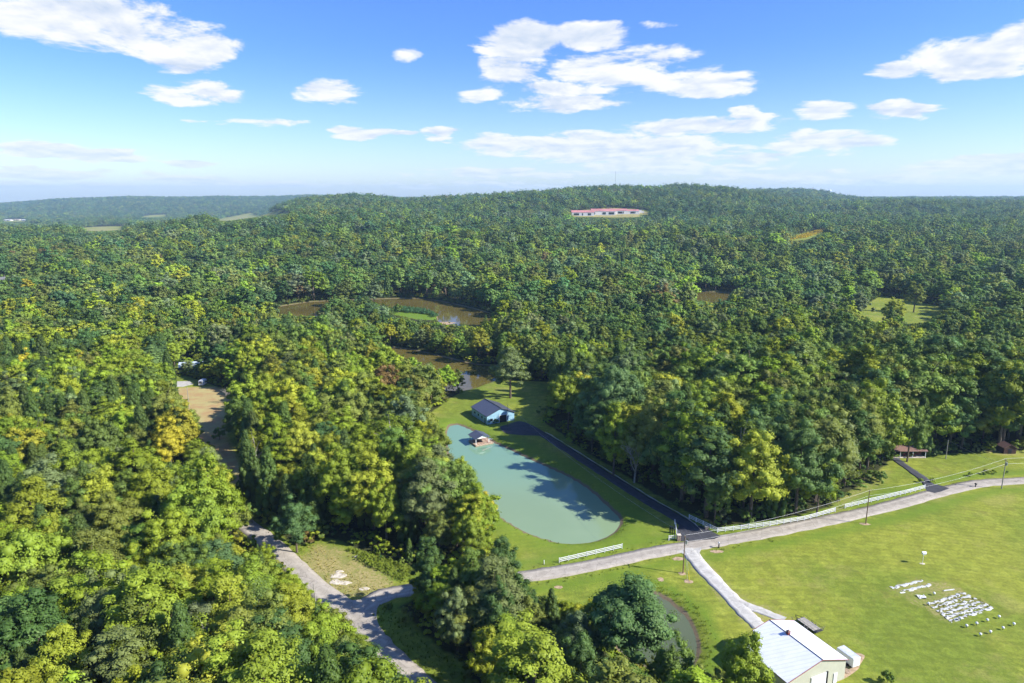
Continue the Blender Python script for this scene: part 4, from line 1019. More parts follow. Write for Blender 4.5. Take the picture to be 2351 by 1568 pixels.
# ------------------------------------------------------------------ garden plots
def mulch_row(p0, p1, w, label, seed):
    a = Vector((*G(*p0), 0)); b = Vector((*G(*p1), 0)); d = (b - a); L = d.length; d.normalize(); n = Vector((-d.y, d.x, 0))
    k = int(L / .28); rr_ = np.random.default_rng(seed); V = []; F = []
    for i in range(k + 1):
        t_ = i / k * L
        wob = .12 * math.sin(i * .7 + seed)
        for j in range(6):
            s_ = (j / 5 - .5) * w * (1 + .25 * (rr_.random() - .5)) + wob
            hgt_ = .08 * (1 - (2 * j / 5 - 1) ** 2) + .03 + .04 * rr_.random() if 0 < j < 5 else .02
            V.append(tuple(a + d * (t_ + .12 * (rr_.random() - .5)) + n * s_ + Vector((0, 0, hgt_))))
    for i in range(k):
        for j in range(5):
            hole = vnoise(np.array([i * .5]), np.array([j * .8 + seed * 7]), seed)[0] > (.72 if 0 < j < 4 else .5)
            if not hole: q = i * 6 + j; F.append((q, q + 6, q + 7, q + 1))
    me = mesh_np('mulch_row', V, F, [M['plastic_mulch']]); o = link('mulch_row', me); tag(o, label, 'mulch row', 'white plastic mulch rows'); return a, b
rows = []
e0, e1 = (2131, 1388), (2215, 1361); f0, f1 = (2180, 1427), (2279, 1394)
for k in range(6):
    t_ = k / 5
    p0 = (e0[0] + (f0[0] - e0[0]) * t_, e0[1] + (f0[1] - e0[1]) * t_); p1 = (e1[0] + (f1[0] - e1[0]) * t_, e1[1] + (f1[1] - e1[1]) * t_)
    rows.append(mulch_row(p0, p1, .95, ['topmost', 'second from top', 'third from top', 'fourth from top', 'fifth from top', 'lowest'][k] + ' torn white plastic mulch row in the big garden plot', k + 1))
rows.append(mulch_row((2046, 1350), (2118, 1333), .95, 'upper torn white plastic mulch row in the small garden plot', 8))
rows.append(mulch_row((2064, 1360), (2137, 1342), .95, 'lower torn white plastic mulch row in the small garden plot', 9))
m = MB(); A = Vector((*G(2166, 1357), .1)); B = Vector((*G(2190, 1354), .1)); m.bar(A, B, .16, n=7); tag(m.obj('plastic_roll', M['plastic_mulch']), 'rolled white plastic lying between the garden plots', 'roll')
for q, lb in (((2116, 1371), 'crumpled white plastic sheet left of the big garden plot'),):
    a, b = G(*q); V = []; F = []
    for i in range(6):
        for j in range(6): V.append((a + (i - 2.5) * .4 + random.uniform(-.15, .15), b + (j - 2.5) * .3 + random.uniform(-.1, .1), random.uniform(.05, .3)))
    for i in range(5):
        for j in range(5): F.append((i * 6 + j, (i + 1) * 6 + j, (i + 1) * 6 + j + 1, i * 6 + j + 1))
    o = link('plastic_sheet', mesh_np('plastic_sheet', V, F, [M['plastic_mulch']])); tag(o, lb, 'plastic sheet')

# ------------------------------------------------------------------ far landmarks
def far_box(rt, x, y, z, L, W, h, rh, wm, rm, ang=0.0):
    ux = (math.cos(ang), math.sin(ang)); m = MB((x, y, z), ux); m.box(-L / 2, L / 2, -W / 2, W / 2, -6, h); m.obj('wall', wm, rt)
    m = MB((x, y, z), ux); m.add([(-L / 2 - .5, -W / 2 - .5, h), (L / 2 + .5, -W / 2 - .5, h), (L / 2 + .5, W / 2 + .5, h), (-L / 2 - .5, W / 2 + .5, h), (-L / 2 - .5, 0, rh), (L / 2 + .5, 0, rh)],
                                 [(0, 1, 5, 4), (2, 3, 4, 5), (0, 4, 3), (1, 2, 5)]); m.obj('roof', rm, rt)
    for k in range(3):
        m = MB((x, y, z), ux); a_ = -L * (.40 - .05 * (k % 2)) + k * L * .31; m.box(a_, a_ + L * (.05 + .09 * ((k * 7 + int(L)) % 3)), -W / 2 - .3, -W / 2 - .05, 0.2, h * .7); m.obj('window', M['glass'], rt)
for px, py, L, W, h, rh, lb in [(1337, 494, 56, 30, 7, 12, 'leftmost red roofed white building on the far hillside'), (1383, 492, 60, 42, 8, 14, 'large red roofed building second from left on the hillside'), (1418, 490, 46, 36, 7, 12, 'third red roofed building from left on the hillside'), (1447, 490, 40, 26, 6, 10, 'rightmost red roofed building on the hillside')]:
    a, b = GT(px, py); z = tz(a, b); o = root('warehouse', (a, b, z), lb, 'building', 'red roofed buildings on the hillside'); far_box(o, a, b, z, L, W, h, rh, M['wall_white'], M['roof_red'])
for i, (px, py) in enumerate([(1462, 491), (1472, 489), (1466, 487)]):
    a, b = GT(px, py); z = tz(a, b); m = MB((a, b, z)); m.box(-7, 7, -2, 2, 0, 5); o = m.obj('storage_container', M['wall_white']); tag(o, ['pale container left of two beyond the red roofs', 'pale container right of two beyond the red roofs', 'pale container behind the two beyond the red roofs'][i], 'container')
for px, py, L, lb, rm in [(20, 507, 40, 'leftmost pale building of the distant town', 'wall_white'), (40, 506, 34, 'tan roofed building in the middle of the distant town', 'soil'), (56, 507, 22, 'rightmost pale building of the distant town', 'wall_white'), (243, 500, 30, 'white farm building below the distant ridge', 'wall_white'), (690, 491, 20, 'small white farmhouse by the hillside field', 'wall_white'), (1926, 514, 22, 'white roofed house among trees right of the gold strip', 'wall_white'), (118, 654, 0, '', '')]:
    if not L: continue
    a, b = GT(px, py, start=900); z = tz(a, b); o = root('farm_building', (a, b, z), lb, 'building'); far_box(o, a, b, z, L, L * .6, 5, 8, M['wall_white'], M[rm])
# radio mast on the hill crest
a = GT(1412, 436)[0] / GT(1412, 436)[1] * 2480; b = 2480.0; z = tz(a, b)
o = root('radio_mast', (a, b, z), 'slim lattice radio mast on the hill crest', 'mast')
HM = 68.0; m = MB((a, b, z))
legs = [(math.cos(2 * math.pi * k / 3) * .9, math.sin(2 * math.pi * k / 3) * .9) for k in range(3)]
for lx, ly in legs: m.bar((lx, ly, -2), (lx * .6, ly * .6, HM), .16, n=4)
for k in range(28):
    z_ = k * HM / 28; s_ = 1 - .4 * k / 28
    for i in range(3): p, q = legs[i], legs[(i + 1) % 3]; m.bar((p[0] * s_, p[1] * s_, z_), (q[0] * s_, q[1] * s_, z_ + HM / 28), .08, n=3)
m.obj('lattice', M['steel'], o)
m = MB((a, b, z)); m.bar((0, 0, HM), (0, 0, HM + 4), .15, .05); m.bar((.8, 0, HM - 8), (.8, -.6, HM - 8), 1.0, n=10); m.obj('antenna', M['steel'], o)
# water tower on the far right hill
a = (1901 - CX) / FP * (4480 * CP + CAM_H * SP); b = 4480.0; z = tz(a, b)
o = root('water_tower', (a, b, z), 'white ball-topped water tower on the far right hill', 'water tower')
ztop = CAM_H - math.tan(R(PITCH) + math.atan((438 - CY) / FP)) * 4480 - z
m = MB((a, b, z)); m.bar((0, 0, -2), (0, 0, ztop), 2.2, 1.6, 12); m.obj('stem', M['white_paint'], o)
m = MB((a, b, z)); m.ball((0, 0, ztop), 9.0, 14, 10, .75); m.obj('tank', M['white_paint'], o)

# ------------------------------------------------------------------ trees: forms
PHI = (1 + 5 ** .5) / 2
ICO = np.array([(-1, PHI, 0), (1, PHI, 0), (-1, -PHI, 0), (1, -PHI, 0), (0, -1, PHI), (0, 1, PHI), (0, -1, -PHI), (0, 1, -PHI), (PHI, 0, -1), (PHI, 0, 1), (-PHI, 0, -1), (-PHI, 0, 1)]) / math.hypot(1, PHI)
ICF = np.array([(0, 11, 5), (0, 5, 1), (0, 1, 7), (0, 7, 10), (0, 10, 11), (1, 5, 9), (5, 11, 4), (11, 10, 2), (10, 7, 6), (7, 1, 8), (3, 9, 4), (3, 4, 2), (3, 2, 6), (3, 6, 8), (3, 8, 9), (4, 9, 5), (2, 4, 11), (6, 2, 10), (8, 6, 7), (9, 8, 1)])
def rand_dirs(r, n):
    v = r.normal(size=(n, 3)); return v / np.linalg.norm(v, axis=1)[:, None]
def crown_points(r, kind, n):
    """clump centres and radii for a tree 1.0 tall"""
    if kind == 'cedar':
        t = np.sort(r.random(n)) ** .85; z = .08 + .88 * t
        rad = .19 * (1 - t) ** .8 + .012; a = np.arange(n) * 2.4 + r.random(n) * .6
        rr_ = rad * (.55 + .45 * r.random(n)); c = np.stack([rr_ * np.cos(a), rr_ * np.sin(a), z], 1)
        return c, .035 + .055 * (1 - t)
    prm = {'round': (.55, .36, .40), 'tall': (.55, .25, .44), 'spread': (.58, .42, .34), 'oval': (.54, .31, .43), 'sparse': (.60, .33, .36), 'shrub': (.48, .55, .45)}[kind]
    zc, rx, rz_ = prm
    d = rand_dirs(r, n * 3); d = d[d[:, 2] > -.55][:n]; n = len(d)
    lump = 1 + .38 * (vnoise(d[:, 0] * 2.1 + 5, d[:, 1] * 2.1 + d[:, 2] * 1.7, int(r.integers(999))) - .5) * 2
    q = (.50 + .50 * r.random(n) ** .5) * lump
    q[: n // 6] *= .45
    taper = 1 - .30 * np.clip(d[:, 2], 0, 1)
    c = np.stack([d[:, 0] * q * rx * taper, d[:, 1] * q * rx * taper, zc + d[:, 2] * q * rz_], 1)
    s = rx * (.13 + .13 * r.random(n)) * (1.15 if kind == 'shrub' else 1)
    return c, s
def limb_tubes(r, kind, H, ends, n=6):
    m = MB(); tr = .022 * H if kind != 'cedar' else .014 * H
    lean = r.normal(size=2) * .015 * H
    top = (lean[0], lean[1], H * (.78 if kind != 'cedar' else .93))
    mid = (lean[0] * .4, lean[1] * .4, H * .38)
    m.bar((0, 0, -.6), mid, tr, tr * .7, n); m.bar(mid, top, tr * .7, tr * .16, n)
    for e in ends:
        z0 = max(H * .2, min(H * .66, e[2] * .62)); t_ = (z0 - mid[2]) / (top[2] - mid[2]) if z0 > mid[2] else 0
        s = (lean[0] * (.4 + .6 * t_), lean[1] * (.4 + .6 * t_), z0)
        k = Vector(s).lerp(Vector(e), .55) + Vector((0, 0, H * .02)); m.bar(s, k, tr * .38, tr * .22, 5); m.bar(k, e, tr * .22, tr * .06, 4)
    return m
def make_form(name, kind, H, seed, nclump, nleaf, lsize, core=True, limbs=7, leafm=None, split=False, barkm=None, dens=1.0):
    r = np.random.default_rng(seed)
    C, S = crown_points(r, kind, nclump); C = C * H; S = S * H; nclump = len(C)
    V = []; F4 = []; F3 = []; lv3 = []; sv3 = []; nv = 0
    spray = r.random(nclump)
    # leaf quads
    n = nleaf; tot = nclump * n
    d = rand_dirs(r, tot); d[:, 2] = np.abs(d[:, 2]) * np.where(r.random(tot) < .80, 1, -1)
    ci = np.repeat(np.arange(nclump), n)
    sq = np.array([1, 1, .75]) if kind != 'cedar' else np.array([1, 1, 1.5])
    pos = C[ci] + d * sq * (S[ci] * (.62 + .62 * r.random(tot)))[:, None]
    nor = .75 * d + .50 * rand_dirs(r, tot)
    cc_ = np.array([0, 0, H * .5]); g_ = C[ci] - cc_; g_ /= np.linalg.norm(g_, axis=1)[:, None] + 1e-6
    nor = nor + .80 * g_ + np.array([0, 0, .22]); nor /= np.linalg.norm(nor, axis=1)[:, None]
    u = np.cross(nor, rand_dirs(r, tot)); u /= np.linalg.norm(u, axis=1)[:, None] + 1e-9; w = np.cross(nor, u)
    sz = lsize * (.6 + .8 * r.random(tot)); asp = .62 if kind != 'cedar' else .42
    du = u * (sz * .5)[:, None]; dw = w * (sz * .5 * asp)[:, None]; bend = nor * (sz * .14)[:, None]
    Q = np.stack([pos - du - bend, pos - dw, pos + du - bend, pos + dw], 1).reshape(-1, 3)
    q4 = np.arange(tot * 4).reshape(-1, 4)
    V.append(Q); nv = len(Q)
    lv = r.random(tot); svv = spray[ci]
    faces = [q4]; 
    if core:
        jit = 1 + .22 * (r.random((nclump, 12, 1)) - .5)
        K = (C[:, None, :] + ICO[None] * sq * S[:, None, None] * (.70 if kind != 'sparse' else .45) * jit).reshape(-1, 3)
        kf = (ICF[None] + (np.arange(nclump) * 12)[:, None, None]).reshape(-1, 3) + nv
        V.append(K); faces.append(kf); nv += len(K)
        lv = np.concatenate([lv, np.full(len(kf), .25) + .3 * r.random(len(kf))]); svv = np.concatenate([svv, np.repeat(spray, 20)])
    V = np.concatenate(V)
    idx = r.choice(nclump, min(limbs, nclump), replace=False) if limbs else []
    mb_ = limb_tubes(r, kind, H, [tuple(C[i]) for i in idx])
    def attrs(me, a, b):
        t = me.attributes.new('leaf_var', 'FLOAT', 'FACE'); t.data.foreach_set('value', a.astype(np.float32))
        t = me.attributes.new('spray_var', 'FLOAT', 'FACE'); t.data.foreach_set('value', b.astype(np.float32))
    bm_ = barkm or M['bark']
    if split:
        crown = mesh_np(name + '_crown', V, faces, [leafm]); attrs(crown, lv, svv)
        trunk = mesh_np(name + '_trunk', np.array(mb_.v), mb_.f, [bm_])
        return crown, trunk
    tv = np.array(mb_.v); allf = [tuple(x) for x in faces[0]] if False else None
    # trunk faces triangulated into the same mesh
    tf = []
    for f in mb_.f:
        for k in range(1, len(f) - 1): tf.append((f[0], f[k], f[k + 1]))
    tf = np.array(tf) + len(V)
    faces = faces + [tf]
    V = np.concatenate([V, tv])
    nleaff = len(lv)
    me = mesh_np(name, V, faces, [leafm, bm_], np.concatenate([np.zeros(nleaff), np.ones(len(tf))]).astype(np.int32))
    attrs(me, np.concatenate([lv, np.zeros(len(tf))]), np.concatenate([svv, np.zeros(len(tf))]))
    return me
FORMS = {}   # individuals: name -> (crown, trunk, base height)
NC, NL_ = 135, 92
for key, kind, seed, nc, nl, ls in [('round_a', 'round', 1, NC, NL_, .35), ('round_b', 'round', 2, NC, NL_, .35), ('oval_a', 'oval', 3, NC, NL_, .34), ('oval_b', 'oval', 4, NC, NL_, .35), ('tall_a', 'tall', 5, 100, NL_, .33),
                                ('spread_a', 'spread', 6, 120, NL_, .36), ('sparse_a', 'sparse', 7, 46, 62, .42), ('cedar_a', 'cedar', 8, 90, 46, .42), ('cedar_b', 'cedar', 9, 84, 46, .42), ('round_c', 'round', 10, 150, 86, .34)]:
    FORMS[key] = make_form(key, kind, 18.0, seed, nc, nl, ls, kind != 'sparse', 16 if kind == 'sparse' else 7, M['leaf_o'], True, M['bark_pale'] if kind == 'sparse' else M['bark'])
FORMS['shrub_a'] = make_form('shrub', 'shrub', 3.0, 21, 26, 60, .26, True, 4, M['leaf_o'], True)
def bare_tree(seed, H=12.0):
    r = random.Random(seed); m = MB()
    def grow(p, d, L, rad, lvl):
        q = p + d * L; m.bar(p, q, rad, rad * .6, 5 if lvl < 2 else 3)
        if lvl >= 4: return
        for k in range(3 if lvl else 6):
            nd = (d + Vector((r.uniform(-1, 1), r.uniform(-1, 1), r.uniform(-.25, .7))) * .75).normalized()
            grow(p.lerp(q, r.uniform(.55, 1)), nd, L * r.uniform(.55, .8), rad * .55, lvl + 1)
    grow(Vector((0, 0, -.3)), Vector((.05, 0, 1)).normalized(), H * .38, .22, 0)
    return mesh_np('bare_limbs', np.array(m.v), m.f, [M['bark_pale']])
BARE = bare_tree(3)
# forms for the massed forest (instanced, never linked to the scene by themselves)
cm_ = bpy.data.collections.new('mid_forms'); cf_ = bpy.data.collections.new('far_forms'); cs_ = bpy.data.collections.new('shrub_forms'); cn_ = bpy.data.collections.new('near_forms')
for i, (kind, seed) in enumerate([('round', 31), ('round', 32), ('oval', 33), ('oval', 34), ('tall', 35), ('spread', 36), ('round', 37), ('cedar', 38)]):
    L_ = 'abcdefgh'[i]
    ced = kind == 'cedar'
    me = make_form('near_form_' + L_, kind, 18.0, seed + 40, 120, 64 if not ced else 44, .42, True, 5, M['leaf_i']); cn_.objects.link(bpy.data.objects.new('near_form_' + L_, me))
    me = make_form('mid_form_' + L_, kind, 18.0, seed, 80, 18, .80 if not ced else .7, True, 3, M['leaf_i']); cm_.objects.link(bpy.data.objects.new('mid_form_' + L_, me))
    me = make_form('far_form_' + L_, kind, 18.0, seed + 20, 44, 7, 1.2 if not ced else 1.0, True, 0, M['leaf_i']); cf_.objects.link(bpy.data.objects.new('far_form_' + L_, me))
for i in range(3):
    me = make_form('shrub_form_' + 'abc'[i], 'shrub', 3.0, 60 + i, 16, 26, .42, True, 2, M['leaf_i']); cs_.objects.link(bpy.data.objects.new('shrub_form_' + 'abc'[i], me))

# ------------------------------------------------------------------ trees: where they stand
# outlines (bearings) of everything the canopy leaves open to view, with the distance to its far side
VIEW_OPEN = [
    ([(1033, 975), (1047, 968), (1080, 978), (1095, 975), (1130, 985), (1190, 985), (1235, 1005), (1312, 1062), (1400, 1115), (1485, 1160), (1545, 1200), (1565, 1240), (1450, 1272), (1300, 1300), (1200, 1318), (1180, 1300), (1142, 1240), (1148, 1175), (1125, 1120), (1085, 1075), (1065, 1030)], 270),
    ([(1000, 950), (1045, 915), (1105, 884), (1130, 905), (1180, 915), (1205, 925), (1200, 975), (1130, 985), (1080, 975), (1030, 968)], 305),
    ([(1110, 884), (1160, 880), (1160, 905), (1120, 910)], 320),
    ([(612, 710), (690, 696), (720, 695), (722, 718), (690, 722)], 700),
    ([(855, 688), (946, 685), (990, 692), (1034, 712), (1078, 728), (1105, 742), (1092, 746), (1008, 738), (1006, 722), (975, 711), (911, 706), (880, 699)], 640),
    ([(905, 708), (960, 712), (1003, 724), (1000, 736), (905, 722)], 600),
    ([(868, 792), (946, 801), (1019, 820), (1092, 838), (1135, 843), (1128, 868), (1105, 876), (1098, 850), (1060, 838), (1000, 826), (930, 815)], 400),
    ([(1597, 672), (1680, 677), (1650, 690), (1600, 688)], 700),
    ([(1970, 720), (2022, 711), (2024, 736), (1984, 735)], 640), ([(2066, 710), (2152, 712), (2142, 737), (2084, 743)], 640),
    ([(418, 899), (485, 895), (520, 905), (518, 945), (505, 990), (545, 1065), (525, 1070), (480, 1015), (451, 983), (434, 943)], 310),
    ([(382, 868), (425, 872), (440, 882), (390, 884)], 340), ([(412, 846), (430, 831), (462, 830), (455, 846)], 370),
    ([(575, 1213), (600, 1215), (650, 1262), (700, 1308), (732, 1245), (776, 1250), (830, 1290), (940, 1318), (944, 1360), (880, 1385), (880, 1420), (905, 1440), (960, 1490), (1040, 1540), (1060, 1575), (930, 1575), (880, 1510), (845, 1450), (790, 1405), (740, 1375), (690, 1325), (620, 1262)], 190),
    ([(1212, 1330), (1420, 1290), (1560, 1262), (1640, 1340), (1720, 1420), (1790, 1420), (1800, 1600), (1760, 1560), (1715, 1500), (1660, 1480), (1625, 1520), (1600, 1490), (1590, 1425), (1540, 1375), (1490, 1345), (1400, 1340), (1330, 1370), (1250, 1365)], 175),
    ([(1560, 1262), (1660, 1230), (1925, 1180), (1970, 1135), (2035, 1082), (2064, 1060), (2140, 1052), (2290, 1052), (2600, 1060), (2600, 1600), (1800, 1600), (1790, 1420), (1720, 1420), (1640, 1340)], 235),
    ([(1585, 1190), (1650, 1220), (1800, 1203), (1915, 1172), (1920, 1180), (1660, 1235), (1600, 1230)], 205),
    ([(2080, 1003), (2110, 1003), (2128, 1034), (2122, 1046), (2078, 1046)], 232), ([(2300, 1020), (2335, 1018), (2335, 1042), (2300, 1042)], 240),
    ([(-30, 632), (22, 632), (66, 650), (66, 656), (0, 666), (-30, 666)], 700), ([(1243, 1352), (1287, 1352), (1295, 1448), (1236, 1448)], math.hypot(*G(1265, 1462)) - 2),
    ([(1314, 497), (1316, 481), (1400, 477), (1486, 484), (1486, 494), (1440, 500), (1380, 500)], 2100),
    ([(178, 529), (230, 521), (280, 521), (280, 528), (230, 531)], 3600), ([(482, 506), (520, 500), (580, 489), (640, 485), (678, 487), (640, 492), (575, 500), (520, 507)], 4600),
    ([(320, 498), (345, 493), (383, 493), (380, 497)], 5800), ([(8, 509), (60, 509), (60, 502), (8, 502)], 5600), ([(1806, 553), (1830, 541), (1888, 525), (1894, 532), (1850, 549)], 1600),
    ([(1390, 1352), (1540, 1352), (1575, 1480), (1480, 1540), (1390, 1500)], 108), ([(355, 972), (435, 972), (435, 1055), (355, 1055)], math.hypot(*G(395, 1085)) - 4), ([(430, 1070), (550, 1070), (550, 1220), (430, 1200)], math.hypot(*G(490, 1290)) - 5),
    ([(1914, 515), (1938, 515), (1938, 509), (1914, 509)], 1600), ([(234, 502), (252, 502), (252, 497), (234, 497)], 3600),
]
VIEW_OPEN = [(np.array(p, float), d) for p, d in VIEW_OPEN]
def covers(x, y, z0, H, W):
    """True where a crown (height H, width W) would hide something that the photograph shows"""
    bad = np.zeros(len(x), bool)
    dist = np.hypot(x, y)
    for fx, fz in ((0, .97), (0, .75), (0, .5), (-.36, .72), (.36, .72), (-.44, .5), (.44, .5), (-.25, .9), (.25, .9), (0, .3), (-.35, .38), (.35, .38)):
        px, py = P(x + fx * W, y, z0 + fz * H)
        for pl, dd in VIEW_OPEN:
            mn = pl.min(0); mx = pl.max(0)
            m = (~bad) & (px > mn[0]) & (px < mx[0]) & (py > mn[1]) & (py < mx[1]) & (dist < dd)
            if m.any():
                k = np.nonzero(m)[0]; bad[k] |= inside(px[k], py[k], pl)
    return bad
LIT = [GP(p) for p in (   # ground that stands in full sun
    [(670, 1275), (735, 1245), (790, 1250), (850, 1275), (930, 1300), (940, 1340), (860, 1370), (790, 1385), (740, 1370), (690, 1310)],
    [(640, 1262), (720, 1330), (780, 1380), (745, 1385), (680, 1325), (630, 1275)], [(880, 1475), (935, 1500), (1010, 1590), (940, 1590), (880, 1520)],
    [(418, 899), (485, 893), (520, 905), (505, 935), (480, 960), (455, 960), (434, 930)], [(985, 956), (1040, 916), (1095, 892), (1130, 905), (1195, 912), (1200, 950), (1140, 945), (1075, 950), (1040, 968)],
    [(1145, 1180), (1180, 1205), (1260, 1240), (1400, 1240), (1480, 1225), (1500, 1262), (1290, 1300), (1190, 1310)],
    [(1972, 718), (2022, 712), (2024, 737), (1985, 736)], [(372, 862), (480, 850), (470, 828), (400, 830)], [(-30, 640), (60, 645), (60, 660), (-30, 668)],
    [(1960, 1135), (2000, 1112), (2064, 1060), (2150, 1062), (2400, 1062), (2400, 1100), (2100, 1140), (1950, 1160)],
    [(1205, 1345), (1330, 1320), (1520, 1300), (1520, 1345), (1400, 1345), (1260, 1365)])]
TAN = math.tan(R(SUN_EL))
def shades(x, y, H, W):
    bad = np.zeros(len(x), bool)
    for fz, side in ((.92, 0), (.7, 0), (.5, 0), (.6, -.35), (.6, .35), (.35, 0)):
        L = fz * H / TAN; qx = x - sun_h.x * L - sun_h.y * side * W; qy = y - sun_h.y * L + sun_h.x * side * W
        for pl in LIT:
            mn = pl.min(0); mx = pl.max(0); m = (~bad) & (qx > mn[0]) & (qx < mx[0]) & (qy > mn[1]) & (qy < mx[1])
            if m.any(): k = np.nonzero(m)[0]; bad[k] |= inside(qx[k], qy[k], pl)
    return bad
def scatter(y0, y1, sp, seed, amax=0.86, jitter=.42, xpad=22):
    r = np.random.default_rng(seed)
    out = []
    for yv in np.arange(y0, y1, sp * .87):
        half = yv * amax + xpad
        xv = np.arange(-half, half, sp) + (0 if int(yv / (sp * .87)) % 2 else sp / 2)
        out.append(np.stack([xv + r.uniform(-jitter, jitter, len(xv)) * sp, np.full(len(xv), yv) + r.uniform(-jitter, jitter, len(xv)) * sp], 1))
    return np.concatenate(out)
PAL = {   # foliage colours and their names
    'lime green': (.170, .225, .018), 'yellow-green': (.225, .248, .020), 'golden yellow': (.33, .285, .020), 'olive green': (.135, .158, .028),
    'mid green': (.100, .152, .026), 'dark green': (.055, .100, .024), 'grey-green': (.125, .160, .055), 'bluish green': (.068, .125, .036), 'russet': (.170, .115, .035), 'deep cedar green': (.060, .095, .020)}
NAMES = list(PAL); PCOL = np.array([PAL[k] for k in NAMES])
def pick_colour(x, y, r):
    """index into the palette by place: lime and yellow on the left slope, greener right, bluish far away"""
    n = len(x); u = r.random(n)
    drift = fbm(x, y, 45.0, 77, 2) - .5
    left = (x < 2) & (y < 330); farm = y > 480
    #            lime  yel  gold oliv mid  dark grey blu  rus  ced
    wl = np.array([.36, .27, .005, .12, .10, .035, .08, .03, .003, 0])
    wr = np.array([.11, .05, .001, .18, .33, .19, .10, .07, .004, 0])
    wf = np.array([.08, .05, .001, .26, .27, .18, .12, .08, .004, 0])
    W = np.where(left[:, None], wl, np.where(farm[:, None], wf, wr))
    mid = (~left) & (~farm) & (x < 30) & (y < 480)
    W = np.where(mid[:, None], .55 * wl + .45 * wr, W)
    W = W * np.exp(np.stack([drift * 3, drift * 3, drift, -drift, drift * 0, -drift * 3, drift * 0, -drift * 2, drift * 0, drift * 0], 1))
    W = W / W.sum(1)[:, None]; c = np.cumsum(W, 1)
    return np.minimum((u[:, None] > c).sum(1), 8)
def forest_ok(x, y, pad):
    ok = np.ones(len(x), bool)
    for pl in OPEN:
        mn = pl.min(0) - pad - 1; mx = pl.max(0) + pad + 1
        m = (x > mn[0]) & (x < mx[0]) & (y > mn[1]) & (y < mx[1])
        if m.any():
            k = np.nonzero(m)[0]; ok[k] &= sdist(x[k], y[k], pl) > pad
    for ln, pd in ((MAIN, 4.5), (LANE, 5.0)):
        m = (y < 300) & ok
        k = np.nonzero(m)[0]; ok[k] &= sdist(x[k], y[k], ln, False) > pd
    for pl in FARF + [COMPLEX, GOLD]:
        k = np.nonzero(ok & (y > 600))[0]
        if len(k): ok[k] &= sdist(x[k], y[k], pl) > 2
    return ok
rt_ = np.random.default_rng(5)
KEEP = []      # individually surveyed trees: base bearing, top, crown width, form, colour, label
SURV = [((1171.7, 913.5), 800, 100, 'oval_a', 'grey-green', 'lone lawn tree standing just behind the blue barn'),
    ((395, 1085), 965, 92, 'round_b', 'golden yellow', 'golden yellow round tree in the left wood, brightest of all'),
    ((682, 1268), 1148, 118, 'round_a', 'bluish green', 'round blue-green tree beside the left lane'),
    ((590, 1165), 1025, 62, 'cedar_a', 'deep cedar green', 'tall dark cedar below the orange clearing'),
    ((575, 1140), 985, 60, 'cedar_b', 'deep cedar green', 'pointed dark cedar at the lower end of the orange clearing'),
    ((1265, 1462), 1350, 58, 'cedar_a', 'deep cedar green', 'pointed dark cedar standing left of the small green pond'),
    ((1452, 1562), 1330, 275, 'round_c', 'bluish green', 'big blue-green broad tree in front of the small green pond'),
    ((1330, 1640), 1450, 150, 'round_a', 'dark green', 'dark round tree left of the big blue-green tree'),
    ((1540, 1650), 1470, 130, 'round_b', 'mid green', 'mid green tree right below the big blue-green tree'),
    ((1700, 1690), 1455, 150, 'oval_b', 'lime green', 'lime tree hiding the white barn\'s left corner'),
    ((1625, 1690), 1530, 90, 'round_a', 'olive green', 'olive tree at the bottom edge left of the white barn'),
    ((490, 1290), 1048, 170, 'oval_b', 'lime green', 'tall lime green tree left of the lane end'),
    ((1150, 1420), 1240, 110, 'oval_a', 'dark green', 'dark tree closest to the road right of the junction clump'),
    ((985, 1412), 1236, 95, 'tall_a', 'dark green', 'dark tall tree at the left end of the junction clump'),
    ((1045, 1435), 1300, 60, 'cedar_b', 'deep cedar green', 'cedar in the middle of the junction clump'),
    ((1085, 1430), 1260, 90, 'oval_b', 'mid green', 'mid green tree in the junction clump behind the cedar'),
    ((1050, 1500), 1345, 110, 'round_a', 'grey-green', 'grey-green tree at the front of the junction clump'),
    ((1140, 1510), 1340, 120, 'round_b', 'dark green', 'dark round tree at the front right of the junction clump'),
    ((1210, 1480), 1372, 90, 'oval_a', 'olive green', 'olive tree right of the junction clump'),
    ((1120, 1600), 1440, 110, 'oval_b', 'yellow-green', 'yellowing tree below the junction clump'),
    ((1230, 1610), 1470, 120, 'round_c', 'grey-green', 'grey-green tree at the bottom centre'),
    ((2050, 748), 683, 56, 'round_a', 'yellow-green', 'yellow-green round tree alone on the far right lawn'),
    ((2097, 717), 650, 50, 'tall_a', 'olive green', 'olive tall tree behind the lone lawn tree at far right'),
    ((1875, 1180), 1045, 95, 'round_b', 'lime green', 'bright lime tree at the wood corner by the long white fence'),
    ((1640, 1205), 1085, 66, 'oval_a', 'mid green', 'mid green tree at the wood tip by the driveway mouth'),
    ((1408, 1090), 925, 95, 'oval_b', 'lime green', 'bright lime tree at the wood edge above the black driveway'),
    ((2082, 1060), 925, 85, 'round_a', 'mid green', 'mid green tree partly covering the brown roofed house')]
for (bp, top, wpx, form, colr, lb) in SURV:
    gx_, gy_ = G(*bp); lo, hi = .5, 45
    for _ in range(30):
        mid_ = (lo + hi) / 2
        if P(gx_, gy_, mid_)[1] > top: lo = mid_
        else: hi = mid_
    zc_ = gy_ * CP + (CAM_H - lo * .6) * SP; wid = wpx / FP * zc_ / 1.25
    KEEP.append((gx_, gy_, lo, wid, form, colr, lb))
KX = np.array([k[0] for k in KEEP]); KY = np.array([k[1] for k in KEEP]); KW = np.array([k[3] for k in KEEP])
pts = np.concatenate([scatter(72, 460, 7.1, 1, .84), scatter(460, 1000, 10.2, 2, .80), scatter(1000, 2750, 13.4, 3, .79), scatter(2750, 7600, 21.0, 4, .79)])
x, y = pts[:, 0], pts[:, 1]
ok = forest_ok(x, y, 2.2); x, y = x[ok], y[ok]
